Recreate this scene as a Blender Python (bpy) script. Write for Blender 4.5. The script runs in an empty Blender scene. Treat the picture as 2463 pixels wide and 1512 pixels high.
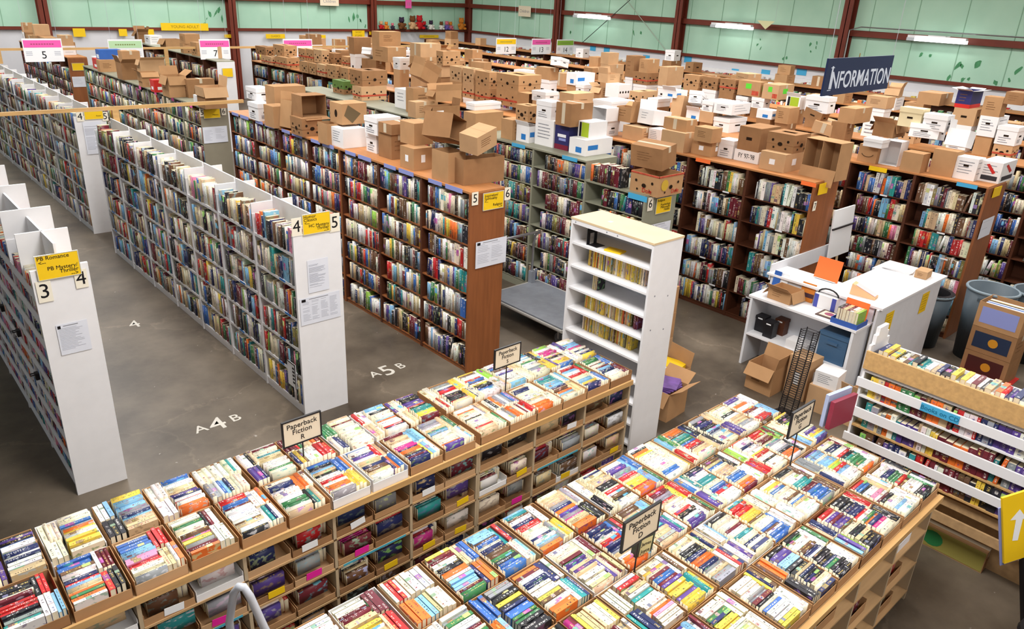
import bpy, math, random
import numpy as np
from mathutils import Vector, Matrix, Euler

# ---------------------------------------------------------------- camera, world, light, exposure
SC = bpy.context.scene
COL = SC.collection
random.seed(11)
CAMH = 4.1
F_PX, YAW, PITCH, ROLL = 1816.05, math.radians(42.783), math.radians(23.062), math.radians(2.8387)
_f = Vector((math.sin(YAW)*math.cos(PITCH), math.cos(YAW)*math.cos(PITCH), -math.sin(PITCH)))
_r0 = Vector((math.cos(YAW), -math.sin(YAW), 0)); _u0 = _r0.cross(_f)
_r = math.cos(ROLL)*_r0 + math.sin(ROLL)*_u0
_u = -math.sin(ROLL)*_r0 + math.cos(ROLL)*_u0
cam_d = bpy.data.cameras.new('camera'); cam = bpy.data.objects.new('camera', cam_d); COL.objects.link(cam)
cam_d.sensor_width = 36.0; cam_d.lens = F_PX*36.0/2463; cam_d.clip_end = 200
cam.matrix_world = Matrix(((_r.x, _u.x, -_f.x, 0), (_r.y, _u.y, -_f.y, 0), (_r.z, _u.z, -_f.z, CAMH), (0, 0, 0, 1)))
SC.camera = cam
def project(p):
    d = Vector(p) - Vector((0, 0, CAMH)); k = d.dot(_f)
    if k < .1: return None
    return 1231.5 + F_PX*d.dot(_r)/k, 756 - F_PX*d.dot(_u)/k

world = bpy.data.worlds.new('world'); SC.world = world; world.use_nodes = True
world.node_tree.nodes['Background'].inputs[0].default_value = (0.86, 0.93, 1.0, 1)
world.node_tree.nodes['Background'].inputs[1].default_value = 0.42

def area(name, loc, sx, sy, power, color=(1, .98, .95), rot=(0, 0, 0)):
    l = bpy.data.lights.new(name, 'AREA'); l.shape = 'RECTANGLE'; l.size = sx; l.size_y = sy; l.energy = power; l.color = color
    o = bpy.data.objects.new(name, l); COL.objects.link(o); o.location = loc; o.rotation_euler = rot
    return o
# daylight through the roof's translucent panels
for i, x in enumerate((3.2, 9.5, 16.0)):
    for j, y in enumerate((1.5, 9.0, 16.5, 24.0)):
        p = 300
        if i == 0 and j == 0: p = 360
        if i == 1 and j == 0: p = 200
        if i == 2: p = 340
        area('roof_daylight_and_fill', ((2.5, 2.4, 6.35) if i+j == 0 else (10.6, 4.2, 6.35) if (i, j) == (1, 0) else (x, y, 6.35)), 1.6, 3.0 if j == 0 and i < 2 else 4.5, p)
area('roof_daylight_and_fill', (4.5, -2.6, 6.3), 9.0, 1.4, 380)  # added fill light, not a known roof panel; brightens the row ends
SC.view_settings.view_transform = 'Standard'; SC.view_settings.look = 'None'
SC.view_settings.gamma = 1.0; SC.view_settings.use_curve_mapping = False
SC.view_settings.exposure = 0.0

# ---------------------------------------------------------------- colours and materials
def lin(h):
    h = h.lstrip('#'); v = [int(h[i:i+2], 16)/255 for i in (0, 2, 4)]
    return tuple((c/12.92 if c <= .04045 else ((c+.055)/1.055)**2.4) for c in v)
MATS = {}
def base_mat(name):
    m = bpy.data.materials.new(name); m.use_nodes = True
    return m, m.node_tree, m.node_tree.nodes['Principled BSDF']
def mat(name, hexc, rough=.6, spec=.3, metal=0, var=0, scale=6, emit=0, stretch=None, bump=0, hex2=None):
    if name in MATS: return MATS[name]
    m, t, b = base_mat(name)
    c = lin(hexc); b.inputs['Roughness'].default_value = rough; b.inputs['Metallic'].default_value = metal
    b.inputs['Specular IOR Level'].default_value = spec
    b.inputs['Base Color'].default_value = (*c, 1)
    if var or hex2:
        tc = t.nodes.new('ShaderNodeTexCoord'); n = t.nodes.new('ShaderNodeTexNoise'); n.inputs['Scale'].default_value = scale; n.inputs['Detail'].default_value = 4
        src = tc.outputs['Object']
        if stretch:
            mp = t.nodes.new('ShaderNodeMapping'); mp.inputs['Scale'].default_value = stretch; t.links.new(src, mp.inputs[0]); src = mp.outputs[0]
        t.links.new(src, n.inputs['Vector'])
        r = t.nodes.new('ShaderNodeValToRGB'); t.links.new(n.outputs['Fac'], r.inputs[0])
        c2 = lin(hex2) if hex2 else None
        r.color_ramp.elements[0].position = .3; r.color_ramp.elements[1].position = .7
        r.color_ramp.elements[0].color = (*(c2 or tuple(v*(1-var) for v in c)), 1)
        r.color_ramp.elements[1].color = (*(c if c2 else tuple(min(1, v*(1+var)) for v in c)), 1)
        t.links.new(r.outputs[0], b.inputs['Base Color'])
        if bump:
            bp = t.nodes.new('ShaderNodeBump'); bp.inputs['Strength'].default_value = bump; bp.inputs['Distance'].default_value = .01
            t.links.new(n.outputs['Fac'], bp.inputs['Height']); t.links.new(bp.outputs[0], b.inputs['Normal'])
    if emit:
        b.inputs['Emission Color'].default_value = (*c, 1); b.inputs['Emission Strength'].default_value = emit
    MATS[name] = m
    return m
WHITE = mat('white_paint', '#e9e8ea', .5, .3, var=.02, scale=9)
WHITE2 = mat('cool_white_paint', '#dfe1e6', .5, .3, var=.03, scale=7)
KRAFT = mat('kraft_cardboard', '#b58c64', .85, .1, var=.07, scale=5)
KRAFT2 = mat('dark_kraft_cardboard', '#9a7350', .85, .1, var=.09, scale=6)
KRAFT3 = mat('pale_kraft_cardboard', '#c39d76', .85, .1, var=.06, scale=5)
CWHITE = mat('white_cardboard', '#eceaea', .7, .2, var=.02, scale=6)
CBEIGE = mat('beige_cardboard', '#d9c9a2', .8, .2, var=.04)
CRED = mat('red_card', '#c8261f', .5, .4, var=.06); CNAVY = mat('navy_card', '#2b2a63', .5, .4, var=.06)
CBLUE = mat('blue_card', '#2f5fae', .5, .4, var=.05); CGREEN = mat('green_card', '#5f7a3c', .7, .2, var=.1)
LIME = mat('lime_card', '#a3bb2c', .6, .3); LIMET = mat('lime_tag', '#5fd03a', .6, .3)
TAPE = mat('packing_tape', '#cdbfa6', .25, .5); WTAPE = mat('white_label', '#eff0f2', .5, .3)
BLUETAPE = mat('blue_tape', '#2c79c4', .5, .3); SKYTAG = mat('sky_blue_label', '#4aa9d6', .55, .3); PERI = mat('periwinkle_label', '#8f98d2', .55, .3)
HOLE = mat('box_hole_shade', '#2b2018', .9, .05); PRINT = mat('brown_print', '#7f5c3f', .85, .1, var=.25, scale=30)  # HOLE: flat dark patches painting the shade inside hand and air holes
REDPRINT = mat('red_print', '#b9513d', .8, .1, var=.25, scale=25); GREYPRINT = mat('grey_print', '#8d8f96', .7, .2, var=.3, scale=40)
YELLOW = mat('yellow_card', '#f2c71c', .5, .3, var=.03); PINK = mat('pink_card', '#ee5fae', .55, .3, var=.04); HOTPINK = mat('hot_pink_card', '#e5279a', .55, .3)
ORANGE = mat('orange_card', '#ff7a3c', .55, .3); MINT = mat('mint_card', '#b9dcae', .6, .3); APPLE = mat('apple_green_card', '#86b23a', .6, .3)
CREAMSIGN = mat('cream_sign_card', '#e6d8bf', .5, .3); BLACKP = mat('black_plastic', '#17161a', .4, .4); INK = mat('black_ink', '#1b191c', .6, .2); GREYINK = mat('grey_ink', '#8a8b92', .7, .2)
PALEINK = mat('pale_grey_ink', '#b4b7c2', .7, .2); PAPER = mat('paper', '#dfe2ec', .6, .2, var=.02); CREAMP = mat('cream_plate', '#efe8d6', .5, .3)
BROWNW = mat('brown_wood_laminate', '#8e5530', .45, .35, var=.14, scale=3, stretch=(8, 8, .7))
BROWNT = mat('brown_shelf_top', '#b57a4a', .5, .3, var=.1, scale=3, stretch=(8, .7, 8))
DKBROWN = mat('dark_brown_wood', '#56301f', .5, .3, var=.15, scale=3, stretch=(8, .7, 8))
METALG = mat('grey_green_metal_shelf', '#8f8f7c', .45, .35, var=.05, scale=4); TAUPE = mat('taupe_panel', '#918a78', .5, .3, var=.04)
PINE = mat('pine_wood', '#c9a069', .55, .3, var=.12, scale=3, stretch=(1, 9, 9)); PLY = mat('plywood', '#bd9a70', .65, .2, var=.12, scale=3, stretch=(1, 7, 7))
PALEPLY = mat('pale_plywood_top', '#dcc39c', .5, .3, var=.06, scale=3)
STEEL = mat('brushed_steel', '#b9bcc2', .3, .5, metal=.9); GREYP = mat('grey_painted_tube', '#b9bdc6', .35, .4)
CANM = mat('blue_grey_plastic', '#4a565f', .5, .4, var=.06); DECK = mat('grey_cart_deck', '#8e939c', .4, .4, var=.1, scale=9); RUBBER = mat('dark_rubber', '#5a5a5c', .5, .3)
REDBROWN = mat('oxide_red_steel', '#6e3022', .5, .3, var=.12, scale=2)
PEACH = mat('peach_card', '#e9bd8e', .6, .2)
LAMPE = mat('lit_lamp_lens', '#ffffff', .5, .2, emit=3.5)

def book_material(name, glyph=46.0):
    m, t, b = base_mat(name); L = t.links.new
    def nd(ty, **k):
        n = t.nodes.new(ty)
        for q, v in k.items(): setattr(n, q, v)
        return n
    def mth(op, a, bb=None):
        n = nd('ShaderNodeMath', operation=op)
        for i, v in enumerate((a, bb)):
            if v is None: continue
            if isinstance(v, (int, float)): n.inputs[i].default_value = v
            else: L(v, n.inputs[i])
        return n.outputs[0]
    ac = nd('ShaderNodeAttribute', attribute_name='Col'); ab = nd('ShaderNodeAttribute', attribute_name='bid')
    uv = nd('ShaderNodeUVMap', uv_map='UVMap'); sp = nd('ShaderNodeSeparateXYZ'); L(uv.outputs[0], sp.inputs[0])
    u, v, bid = sp.outputs[0], sp.outputs[1], ab.outputs['Fac']
    spine = mth('MULTIPLY', mth('GREATER_THAN', u, -.5), mth('LESS_THAN', u, 1.5)); cover = mth('GREATER_THAN', u, 1.5)
    def noise(x, y, z, sc=1.0, det=1.0):
        c = nd('ShaderNodeCombineXYZ')
        for i, q in enumerate((x, y, z)):
            if isinstance(q, (int, float)): c.inputs[i].default_value = q
            else: L(q, c.inputs[i])
        n = nd('ShaderNodeTexNoise'); n.inputs['Scale'].default_value = sc; n.inputs['Detail'].default_value = det; L(c.outputs[0], n.inputs['Vector'])
        return n
    g = mth('GREATER_THAN', noise(mth('MULTIPLY', u, 1.6), mth('MULTIPLY', v, glyph), mth('MULTIPLY', bid, 57.0)).outputs['Fac'], .55)
    uw = mth('LESS_THAN', mth('ABSOLUTE', mth('SUBTRACT', u, .5)), .2)
    vw = mth('GREATER_THAN', noise(0.0, mth('MULTIPLY', v, 2.6), mth('MULTIPLY', bid, 33.1)).outputs['Fac'], .49)
    ends = mth('LESS_THAN', mth('ABSOLUTE', mth('SUBTRACT', v, .5)), .44)
    text = mth('MULTIPLY', mth('MULTIPLY', g, uw), mth('MULTIPLY', vw, ends))
    f1 = mth('FRACT', mth('MULTIPLY', bid, 7.31)); f2 = mth('FRACT', mth('MULTIPLY', bid, 3.77)); f3 = mth('FRACT', mth('MULTIPLY', bid, 5.13)); f4 = mth('FRACT', mth('MULTIPLY', bid, 11.9))
    bandpos = mth('MULTIPLY', f1, .85)
    band = mth('MULTIPLY', mth('MULTIPLY', mth('GREATER_THAN', v, bandpos), mth('LESS_THAN', v, mth('ADD', bandpos, mth('MULTIPLY', f4, .3)))), mth('GREATER_THAN', f2, .6))
    hs = nd('ShaderNodeCombineColor', mode='HSV'); L(f3, hs.inputs[0]); L(mth('MULTIPLY', f4, .8), hs.inputs[1]); L(mth('ADD', mth('MULTIPLY', f1, .6), .15), hs.inputs[2])
    mx1 = nd('ShaderNodeMix', data_type='RGBA'); L(mth('MULTIPLY', band, spine), mx1.inputs['Factor']); L(ac.outputs['Color'], mx1.inputs['A']); L(hs.outputs[0], mx1.inputs['B'])
    bw = nd('ShaderNodeRGBToBW'); L(mx1.outputs['Result'], bw.inputs[0]); light = mth('GREATER_THAN', bw.outputs[0], .25)
    dk = nd('ShaderNodeValToRGB'); dk.color_ramp.interpolation = 'CONSTANT'; L(f2, dk.inputs[0])
    dk.color_ramp.elements[0].color = (.02, .02, .025, 1); dk.color_ramp.elements[1].position = .55; dk.color_ramp.elements[1].color = (.25, .02, .03, 1)
    e = dk.color_ramp.elements.new(.75); e.color = (.03, .05, .25, 1)
    lt = nd('ShaderNodeValToRGB'); lt.color_ramp.interpolation = 'CONSTANT'; L(f2, lt.inputs[0])
    lt.color_ramp.elements[0].color = (.85, .83, .78, 1); lt.color_ramp.elements[1].position = .6; lt.color_ramp.elements[1].color = (.75, .55, .15, 1)
    tcol = nd('ShaderNodeMix', data_type='RGBA'); L(light, tcol.inputs['Factor']); L(lt.outputs[0], tcol.inputs['A']); L(dk.outputs[0], tcol.inputs['B'])
    mx2 = nd('ShaderNodeMix', data_type='RGBA'); L(mth('MULTIPLY', text, spine), mx2.inputs['Factor']); L(mx1.outputs['Result'], mx2.inputs['A']); L(tcol.outputs['Result'], mx2.inputs['B'])
    art = noise(mth('MULTIPLY', u, 3.0), mth('MULTIPLY', v, 3.0), mth('MULTIPLY', bid, 71.0), 1.3, 3)
    ar = nd('ShaderNodeValToRGB'); L(art.outputs['Fac'], ar.inputs[0]); ar.color_ramp.elements[0].position = .54; ar.color_ramp.elements[1].position = .6
    mx3 = nd('ShaderNodeMix', data_type='RGBA'); L(mth('MULTIPLY', mth('MULTIPLY', ar.outputs[0], cover), .7), mx3.inputs['Factor']); L(mx2.outputs['Result'], mx3.inputs['A']); L(hs.outputs[0], mx3.inputs['B'])
    L(mx3.outputs['Result'], b.inputs['Base Color']); b.inputs['Roughness'].default_value = .42; b.inputs['Specular IOR Level'].default_value = .35
    return m
BOOK = book_material('printed_book_cover')
PAGES = mat('book_pages', '#e8dcc0', .85, .1, var=.05, scale=40)

# ---------------------------------------------------------------- mesh helpers
class MB:
    def __init__(s): s.v = []; s.f = []; s.m = []
    def quad(s, pts, mi=0):
        i = len(s.v); s.v += [tuple(p) for p in pts]; s.f.append(tuple(range(i, i+len(pts)))); s.m.append(mi); return s
    def box(s, x0, y0, z0, x1, y1, z1, mi=0, M=None):
        i = len(s.v)
        P = [(x0, y0, z0), (x1, y0, z0), (x1, y1, z0), (x0, y1, z0), (x0, y0, z1), (x1, y0, z1), (x1, y1, z1), (x0, y1, z1)]
        if M is not None: P = [tuple(M @ Vector(p)) for p in P]
        s.v += P
        for f in ((0, 3, 2, 1), (4, 5, 6, 7), (0, 1, 5, 4), (1, 2, 6, 5), (2, 3, 7, 6), (3, 0, 4, 7)):
            s.f.append(tuple(i+k for k in f)); s.m.append(mi)
        return s
    def tube(s, pts, r, n=10, cap=True):
        pts = [Vector(p) for p in pts]; rings = []
        up = None
        for k, p in enumerate(pts):
            d = ((pts[min(k+1, len(pts)-1)]-p).normalized() + (p-pts[max(k-1, 0)]).normalized())
            d = d.normalized() if d.length > 1e-6 else Vector((0, 0, 1))
            if up is None: up = Vector((0, 0, 1)) if abs(d.z) < .9 else Vector((1, 0, 0))
            a = d.cross(up).normalized(); b = a.cross(d).normalized(); up = b
            rr = r[k] if isinstance(r, (list, tuple)) else r
            i = len(s.v)
            for q in range(n):
                t = 2*math.pi*q/n; s.v.append(tuple(p + a*math.cos(t)*rr + b*math.sin(t)*rr))
            rings.append(i)
        for a, b in zip(rings[:-1], rings[1:]):
            for q in range(n):
                s.f.append((a+q, a+(q+1) % n, b+(q+1) % n, b+q)); s.m.append(0)
        if cap:
            s.f.append(tuple(rings[0]+q for q in range(n))[::-1]); s.m.append(0)
            s.f.append(tuple(rings[-1]+q for q in range(n))); s.m.append(0)
        return s
    def lathe(s, prof, n=32, c=(0, 0)):
        rings = []
        for r, z in prof:
            i = len(s.v); rings.append(i)
            for q in range(n):
                t = 2*math.pi*q/n; s.v.append((c[0]+r*math.cos(t), c[1]+r*math.sin(t), z))
        for a, b in zip(rings[:-1], rings[1:]):
            for q in range(n):
                s.f.append((a+q, a+(q+1) % n, b+(q+1) % n, b+q)); s.m.append(0)
        return s
    def disc(s, c, r, ax='y', n=14, rx=None):
        i = len(s.v)
        for q in range(n):
            t = 2*math.pi*q/n; a, b = r*math.cos(t), (rx or r)*math.sin(t)
            s.v.append((c[0]+a, c[1], c[2]+b) if ax == 'y' else (c[0], c[1]+a, c[2]+b) if ax == 'x' else (c[0]+a, c[1]+b, c[2]))
        s.f.append(tuple(range(i, i+n))); s.m.append(0); return s
    def mesh(s, name, mats, smooth=False):
        me = bpy.data.meshes.new(name); me.from_pydata(s.v, [], s.f)
        for m in (mats if isinstance(mats, (list, tuple)) else [mats]): me.materials.append(m)
        if any(s.m): me.polygons.foreach_set('material_index', s.m)
        if smooth: me.polygons.foreach_set('use_smooth', [True]*len(s.f))
        me.update(); return me
def link(name, me, parent=None, loc=None, rot=None):
    o = bpy.data.objects.new(name, me); COL.objects.link(o)
    if parent is not None: o.parent = parent
    if loc is not None: o.location = loc
    if rot is not None: o.rotation_euler = rot
    return o
def part(name, mb, mats, parent=None, loc=None, rot=None, smooth=False):
    return link(name, mb.mesh(name, mats, smooth), parent, loc, rot)
def tag(o, label, cat, group=None):
    o['label'] = label; o['category'] = cat
    if group: o['group'] = group
    return o
def thing(name, label, cat, loc=(0, 0, 0), rot=0, group=None):
    o = bpy.data.objects.new(name, None); COL.objects.link(o); o.location = loc
    o.rotation_euler = rot if isinstance(rot, (tuple, list)) else (0, 0, rot); o.empty_display_size = .05
    return tag(o, label, cat, group)
def struct(name, mb, mats, smooth=False):
    o = part(name, mb, mats, smooth=smooth); o['kind'] = 'structure'; return o
def text_mesh(s, size, extrude=.0008, align='CENTER', shear=0, space=1.0, line=1.0, off=0):
    c = bpy.data.curves.new('lettering', 'FONT'); c.body = s; c.size = size; c.align_x = align; c.align_y = 'CENTER'; c.extrude = extrude
    c.shear = shear; c.space_character = space; c.space_line = line; c.resolution_u = 3; c.offset = off*size
    o = bpy.data.objects.new('lettering', c); me = bpy.data.meshes.new_from_object(o)
    bpy.data.objects.remove(o); bpy.data.curves.remove(c); return me
FACE_Y = (math.pi/2, 0, 0)                    # a card in the XZ plane seen from -Y
FACE_X = (math.pi/2, 0, -math.pi/2)           # a card in the YZ plane seen from -X
def text(s, size, m, parent, loc, rot=FACE_Y, name='lettering', scale=(1, 1, 1), **k):
    me = text_mesh(s, size, **k); me.materials.clear(); me.materials.append(m)
    o = link(name, me, parent, loc, rot); o.scale = scale; return o
ORD = 'first second third fourth fifth sixth seventh eighth ninth tenth eleventh twelfth thirteenth fourteenth fifteenth sixteenth seventeenth eighteenth nineteenth'.split()
TENS = {20: ('twentieth', 'twenty'), 30: ('thirtieth', 'thirty'), 40: ('fortieth', 'forty'), 50: ('fiftieth', 'fifty'), 60: ('sixtieth', 'sixty'), 70: ('seventieth', 'seventy'), 80: ('eightieth', 'eighty'), 90: ('ninetieth', 'ninety'), 100: ('hundredth', 'hundred'), 110: ('hundred-tenth', 'hundred-ten')}
def ordw(n):
    if n < 20: return ORD[n-1]
    t, r = n//10*10, n % 10
    return TENS[t][0] if r == 0 else TENS[t][1] + '-' + ORD[r-1]
# ---------------------------------------------------------------- the hall: floor, walls, ceiling, steel
XR, YL, ZC = 22.6, 28.3, 6.6
m, t, b = base_mat('stained_concrete'); L = t.links.new
tc = t.nodes.new('ShaderNodeTexCoord')
n1 = t.nodes.new('ShaderNodeTexNoise'); n1.inputs['Scale'].default_value = .9; n1.inputs['Detail'].default_value = 7; n1.inputs['Roughness'].default_value = .62; L(tc.outputs['Object'], n1.inputs['Vector'])
n2 = t.nodes.new('ShaderNodeTexNoise'); n2.inputs['Scale'].default_value = 16; n2.inputs['Detail'].default_value = 3; L(tc.outputs['Object'], n2.inputs['Vector'])
vo = t.nodes.new('ShaderNodeTexVoronoi'); vo.feature = 'DISTANCE_TO_EDGE'; vo.inputs['Scale'].default_value = .35
wp = t.nodes.new('ShaderNodeVectorMath'); wp.operation = 'MULTIPLY_ADD'; L(n1.outputs['Color'], wp.inputs[0]); wp.inputs[1].default_value = (1.2, 1.2, 0); L(tc.outputs['Object'], wp.inputs[2]); L(wp.outputs[0], vo.inputs['Vector'])
r1 = t.nodes.new('ShaderNodeValToRGB'); L(n1.outputs['Fac'], r1.inputs[0])
r1.color_ramp.elements[0].position = .33; r1.color_ramp.elements[0].color = (*lin('#453b31'), 1)
r1.color_ramp.elements[1].position = .68; r1.color_ramp.elements[1].color = (*lin('#75695a'), 1)
r2 = t.nodes.new('ShaderNodeValToRGB'); L(vo.outputs['Distance'], r2.inputs[0])
r2.color_ramp.elements[0].position = 0; r2.color_ramp.elements[0].color = (1.6, 1.6, 1.6, 1); r2.color_ramp.elements[1].position = .006; r2.color_ramp.elements[1].color = (1, 1, 1, 1)
r3 = t.nodes.new('ShaderNodeValToRGB'); L(n2.outputs['Fac'], r3.inputs[0]); r3.color_ramp.elements[0].position = .72; r3.color_ramp.elements[1].position = .76
mu = t.nodes.new('ShaderNodeMix'); mu.data_type = 'RGBA'; mu.blend_type = 'MULTIPLY'; mu.inputs['Factor'].default_value = .6; L(r1.outputs[0], mu.inputs['A']); L(r2.outputs[0], mu.inputs['B'])
mx = t.nodes.new('ShaderNodeMix'); mx.data_type = 'RGBA'; L(r3.outputs[0], mx.inputs['Factor']); L(mu.outputs['Result'], mx.inputs['A']); mx.inputs['B'].default_value = (*lin('#a39b92'), 1)
L(mx.outputs['Result'], b.inputs['Base Color']); b.inputs['Roughness'].default_value = .42; b.inputs['Specular IOR Level'].default_value = .4
CONC = m
struct('floor', MB().box(-9, -5, -.2, XR+.4, YL+.4, 0), CONC)

m, t, b = base_mat('mint_wall_insulation'); L = t.links.new
tc = t.nodes.new('ShaderNodeTexCoord'); n1 = t.nodes.new('ShaderNodeTexNoise'); n1.inputs['Scale'].default_value = .8; n1.inputs['Detail'].default_value = 4; L(tc.outputs['Object'], n1.inputs['Vector'])
r1 = t.nodes.new('ShaderNodeValToRGB'); L(n1.outputs['Fac'], r1.inputs[0])
r1.color_ramp.elements[0].position = .3; r1.color_ramp.elements[0].color = (*lin('#a4ceb6'), 1); r1.color_ramp.elements[1].position = .7; r1.color_ramp.elements[1].color = (*lin('#b6dcc4'), 1)
L(r1.outputs[0], b.inputs['Base Color']); b.inputs['Roughness'].default_value = .6
MINTW = m; SEAM = mat('wall_seam', '#8cb399', .7, .1); PATCH = mat('green_patch', '#4f8f63', .7, .2, var=.2, scale=8)
WAINS = mat('white_wall_board', '#d9d8dc', .6, .2, var=.03, scale=2)
def wall(name, axis):
    mb = MB()
    if axis == 'y':
        mb.box(-9, YL, 2.42, XR+.2, YL+.2, ZC, 0); mb.box(-9, YL-.02, 0, XR+.2, YL+.2, 2.42, 1)
        for k in range(26): x = XR-.75-1.22*k; mb.box(x-.008, YL-.012, 2.42, x+.008, YL, ZC, 2)
    else:
        mb.box(XR, -5, 2.42, XR+.2, YL+.2, ZC, 0); mb.box(XR-.02, -5, 0, XR+.2, YL+.2, 2.42, 1)
        for k in range(27): y = YL-1.0-1.22*k; mb.box(XR-.012, y-.008, 2.42, XR, y+.008, ZC, 2)
    return struct(name, mb, [MINTW, WAINS, SEAM])
wall('wall_back', 'y'); wall('wall_right', 'x')
pm = MB()
rp = random.Random(5)
def splat(axis, c, z, s):
    for k in range(rp.randint(2, 4)):
        a, bz = c+rp.uniform(-s, s), z+rp.uniform(-s, s); w, h = rp.uniform(.05, .12)*s*2, rp.uniform(.1, .3)*s*1.7
        ang = rp.uniform(-.6, .6); pts = []
        for q in range(9):
            tt = 2*math.pi*q/9; dx, dz = w*math.cos(tt)*rp.uniform(.5, 1.3), h*math.sin(tt)*rp.uniform(.5, 1.3)
            dx, dz = dx*math.cos(ang)-dz*math.sin(ang), dx*math.sin(ang)+dz*math.cos(ang)
            pts.append((a+dx, YL-.004, bz+dz) if axis == 'y' else (XR-.004, a+dx, bz+dz))
        pm.quad(pts)
for c, z, s in ((11.2, 3.0, .3), (10.9, 2.7, .12), (16.7, 2.95, .3), (17.2, 2.6, .2), (3.2, 2.9, .15)): splat('y', c, z, s)
for c, z, s in ((18.6, 2.9, .3), (13.6, 3.0, .18), (11.9, 3.05, .22), (12.5, 2.8, .2), (8.6, 3.1, .2), (7.9, 2.75, .25), (7.3, 2.72, .3), (6.5, 2.7, .3), (22.0, 2.8, .2)): splat('x', c, z, s)
for p in [pm]:
    o = part('wall_patch_marks', pm, PATCH); o['kind'] = 'structure'
struct('ceiling', MB().box(-9, -5, ZC, XR+.4, YL+.4, ZC+.15), mat('white_roof_lining', '#cfd6d2', .7, .1))
struct('floor_mezzanine_blocker', MB().box(-6, -5, 2.35, 14, -.45, 2.5), PLY)  # unseen slab, put in to block ambient light from behind the camera
struct('wall_front', MB().box(-9, -5.2, 0, XR+.4, -5, ZC), WAINS)  # unseen wall, added to close off world light from the camera side
k = 0
for i, x in enumerate((3.2, 9.5, 16.0)):
    for j, y in enumerate((1.5, 9.0, 16.5, 24.0)):
        k += 1; xx, yy = (2.5, 2.4) if i+j == 0 else (10.6, 4.2) if (i, j) == (1, 0) else (x, y); x_, y_ = x, y; x, y = xx, yy; struct('window_%d' % k, MB().box(x-.8, y-2.25, ZC-.06, x+.8, y+2.25, ZC-.02), mat('roof_light_panel', '#f4f8ff', .5, .2, emit=1.5)); x, y = x_, y_
struct('window_13', MB().box(0, -3.3, ZC-.06, 9, -1.9, ZC-.02), MATS['roof_light_panel'])  # unseen glowing panel, made up to go with the added fill
n = 0
def trim(mb, m=REDBROWN):
    global n
    n += 1; return struct('trim_%d' % n, mb, m)
trim(MB().box(-9, YL-.12, 2.38, XR-.1, YL-.02, 2.47)); trim(MB().box(XR-.12, -5, 2.38, XR-.02, YL-.1, 2.47))
trim(MB().box(-9, YL-.16, 3.40, XR-.1, YL-.02, 3.56)); trim(MB().box(XR-.16, -5, 3.40, XR-.02, YL-.1, 3.56))
def column(x, y, axis):
    mb = MB(); w = .13
    if axis == 'x':
        mb.box(x-.34, y-w, 0, x-.31, y+w, ZC); mb.box(x-.05, y-w, 0, x-.02, y+w, ZC); mb.box(x-.34, y-.012, 0, x-.02, y+.012, ZC)
    else:
        mb.box(x-w, y-.34, 0, x+w, y-.31, ZC); mb.box(x-w, y-.05, 0, x+w, y-.02, ZC); mb.box(x-.012, y-.34, 0, x+.012, y-.02, ZC)
    trim(mb)
for y in (22.4, 16.6, 10.8, 5.0): column(XR, y, 'x')
for x in (17.55, 11.75, 5.85, 0.0): column(x, YL, 'y')
column(XR-.05, YL, 'y')
o = part('brace_rod', MB().tube([(XR-.2, 21.0, 2.47), (XR-.2, 16.9, 5.5)], .012, 6), BLACKP); tag(o, 'thin dark diagonal brace rod across the green wall', 'brace')
o = part('brace_rod', MB().tube([(XR-.2, 17.0, 2.47), (XR-.2, 20.9, 5.5)], .012, 6), mat('pale_rod', '#a9b4a4', .5, .3)); tag(o, 'thin pale diagonal brace rod crossing the dark one', 'brace')
o = part('conduit_pipe', MB().tube([(XR-.4, 10.6, 2.5), (XR-.4, 10.6, 3.56), (XR-.38, 10.3, 3.66), (XR-.2, 5.0, 3.66)], .018, 8), STEEL); tag(o, 'thin metal conduit bending off the steel column above the girt', 'conduit')
# strip lamps hanging in front of the right wall
for i, (y0, y1, z) in enumerate(((21.3, 19.6, 3.40), (15.15, 13.7, 3.42), (8.95, 7.5, 3.46))):
    who = ('nearest the far corner of the hall', 'between the two tall steel columns', 'beyond the blue sign')[i]
    t_ = thing('strip_lamp', 'lit fluorescent strip lamp on the green wall, ' + who, 'lamp', (XR-.42, (y0+y1)/2, z), 0, 'fluorescent strip lamps')
    l = (y0-y1)/2
    part('lamp_housing', MB().box(-.07, -l, .03, .07, l, .09).box(-.05, -l*.3, .09, .27, l*.3, .11), WHITE, t_)
    part('lamp_lens', MB().box(-.11, -l, -.05, .11, l*.72, .03), LAMPE, t_)
    part('lamp_cap', MB().box(-.11, l*.72, -.05, .11, l, .03), mat('grey_lamp_end', '#c4cbd0', .5, .3), t_)
# writing stencilled on the floor
FW = mat('white_floor_paint', '#cfcac0', .6, .2, var=.08, scale=20)
def stencil(s, size, x, y, label):
    me = text_mesh(s, size, .0006, off=.005); me.materials.clear(); me.materials.append(FW)
    o = link('floor_stencil', me, None, (x, y, .0015), (0, 0, 0)); o.scale = (.8, 1, 1); tag(o, label, 'floor marking'); return o
def stencil3(l, m_, r, x, y, label):
    t_ = thing('floor_stencil', label, 'floor marking', (x, y, .0015))
    for s, size, dx in ((l, .19, -.165), (m_, .34, 0), (r, .19, .185)):
        me = text_mesh(s, size, .0006, off=.005); me.materials.clear(); me.materials.append(FW); link('lettering', me, t_, (dx, 0 if s == m_ else .01, 0))
stencil3('A', '4', 'B', 2.27, 6.70, 'white A 4 B stencil on the floor before the white rows')
stencil3('A', '5', 'B', 4.25, 6.67, 'white A 5 B stencil on the floor by the brown row')
stencil('4', .33, 2.39, 9.64, 'lone white 4 stencil on the floor of the aisle')
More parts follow.
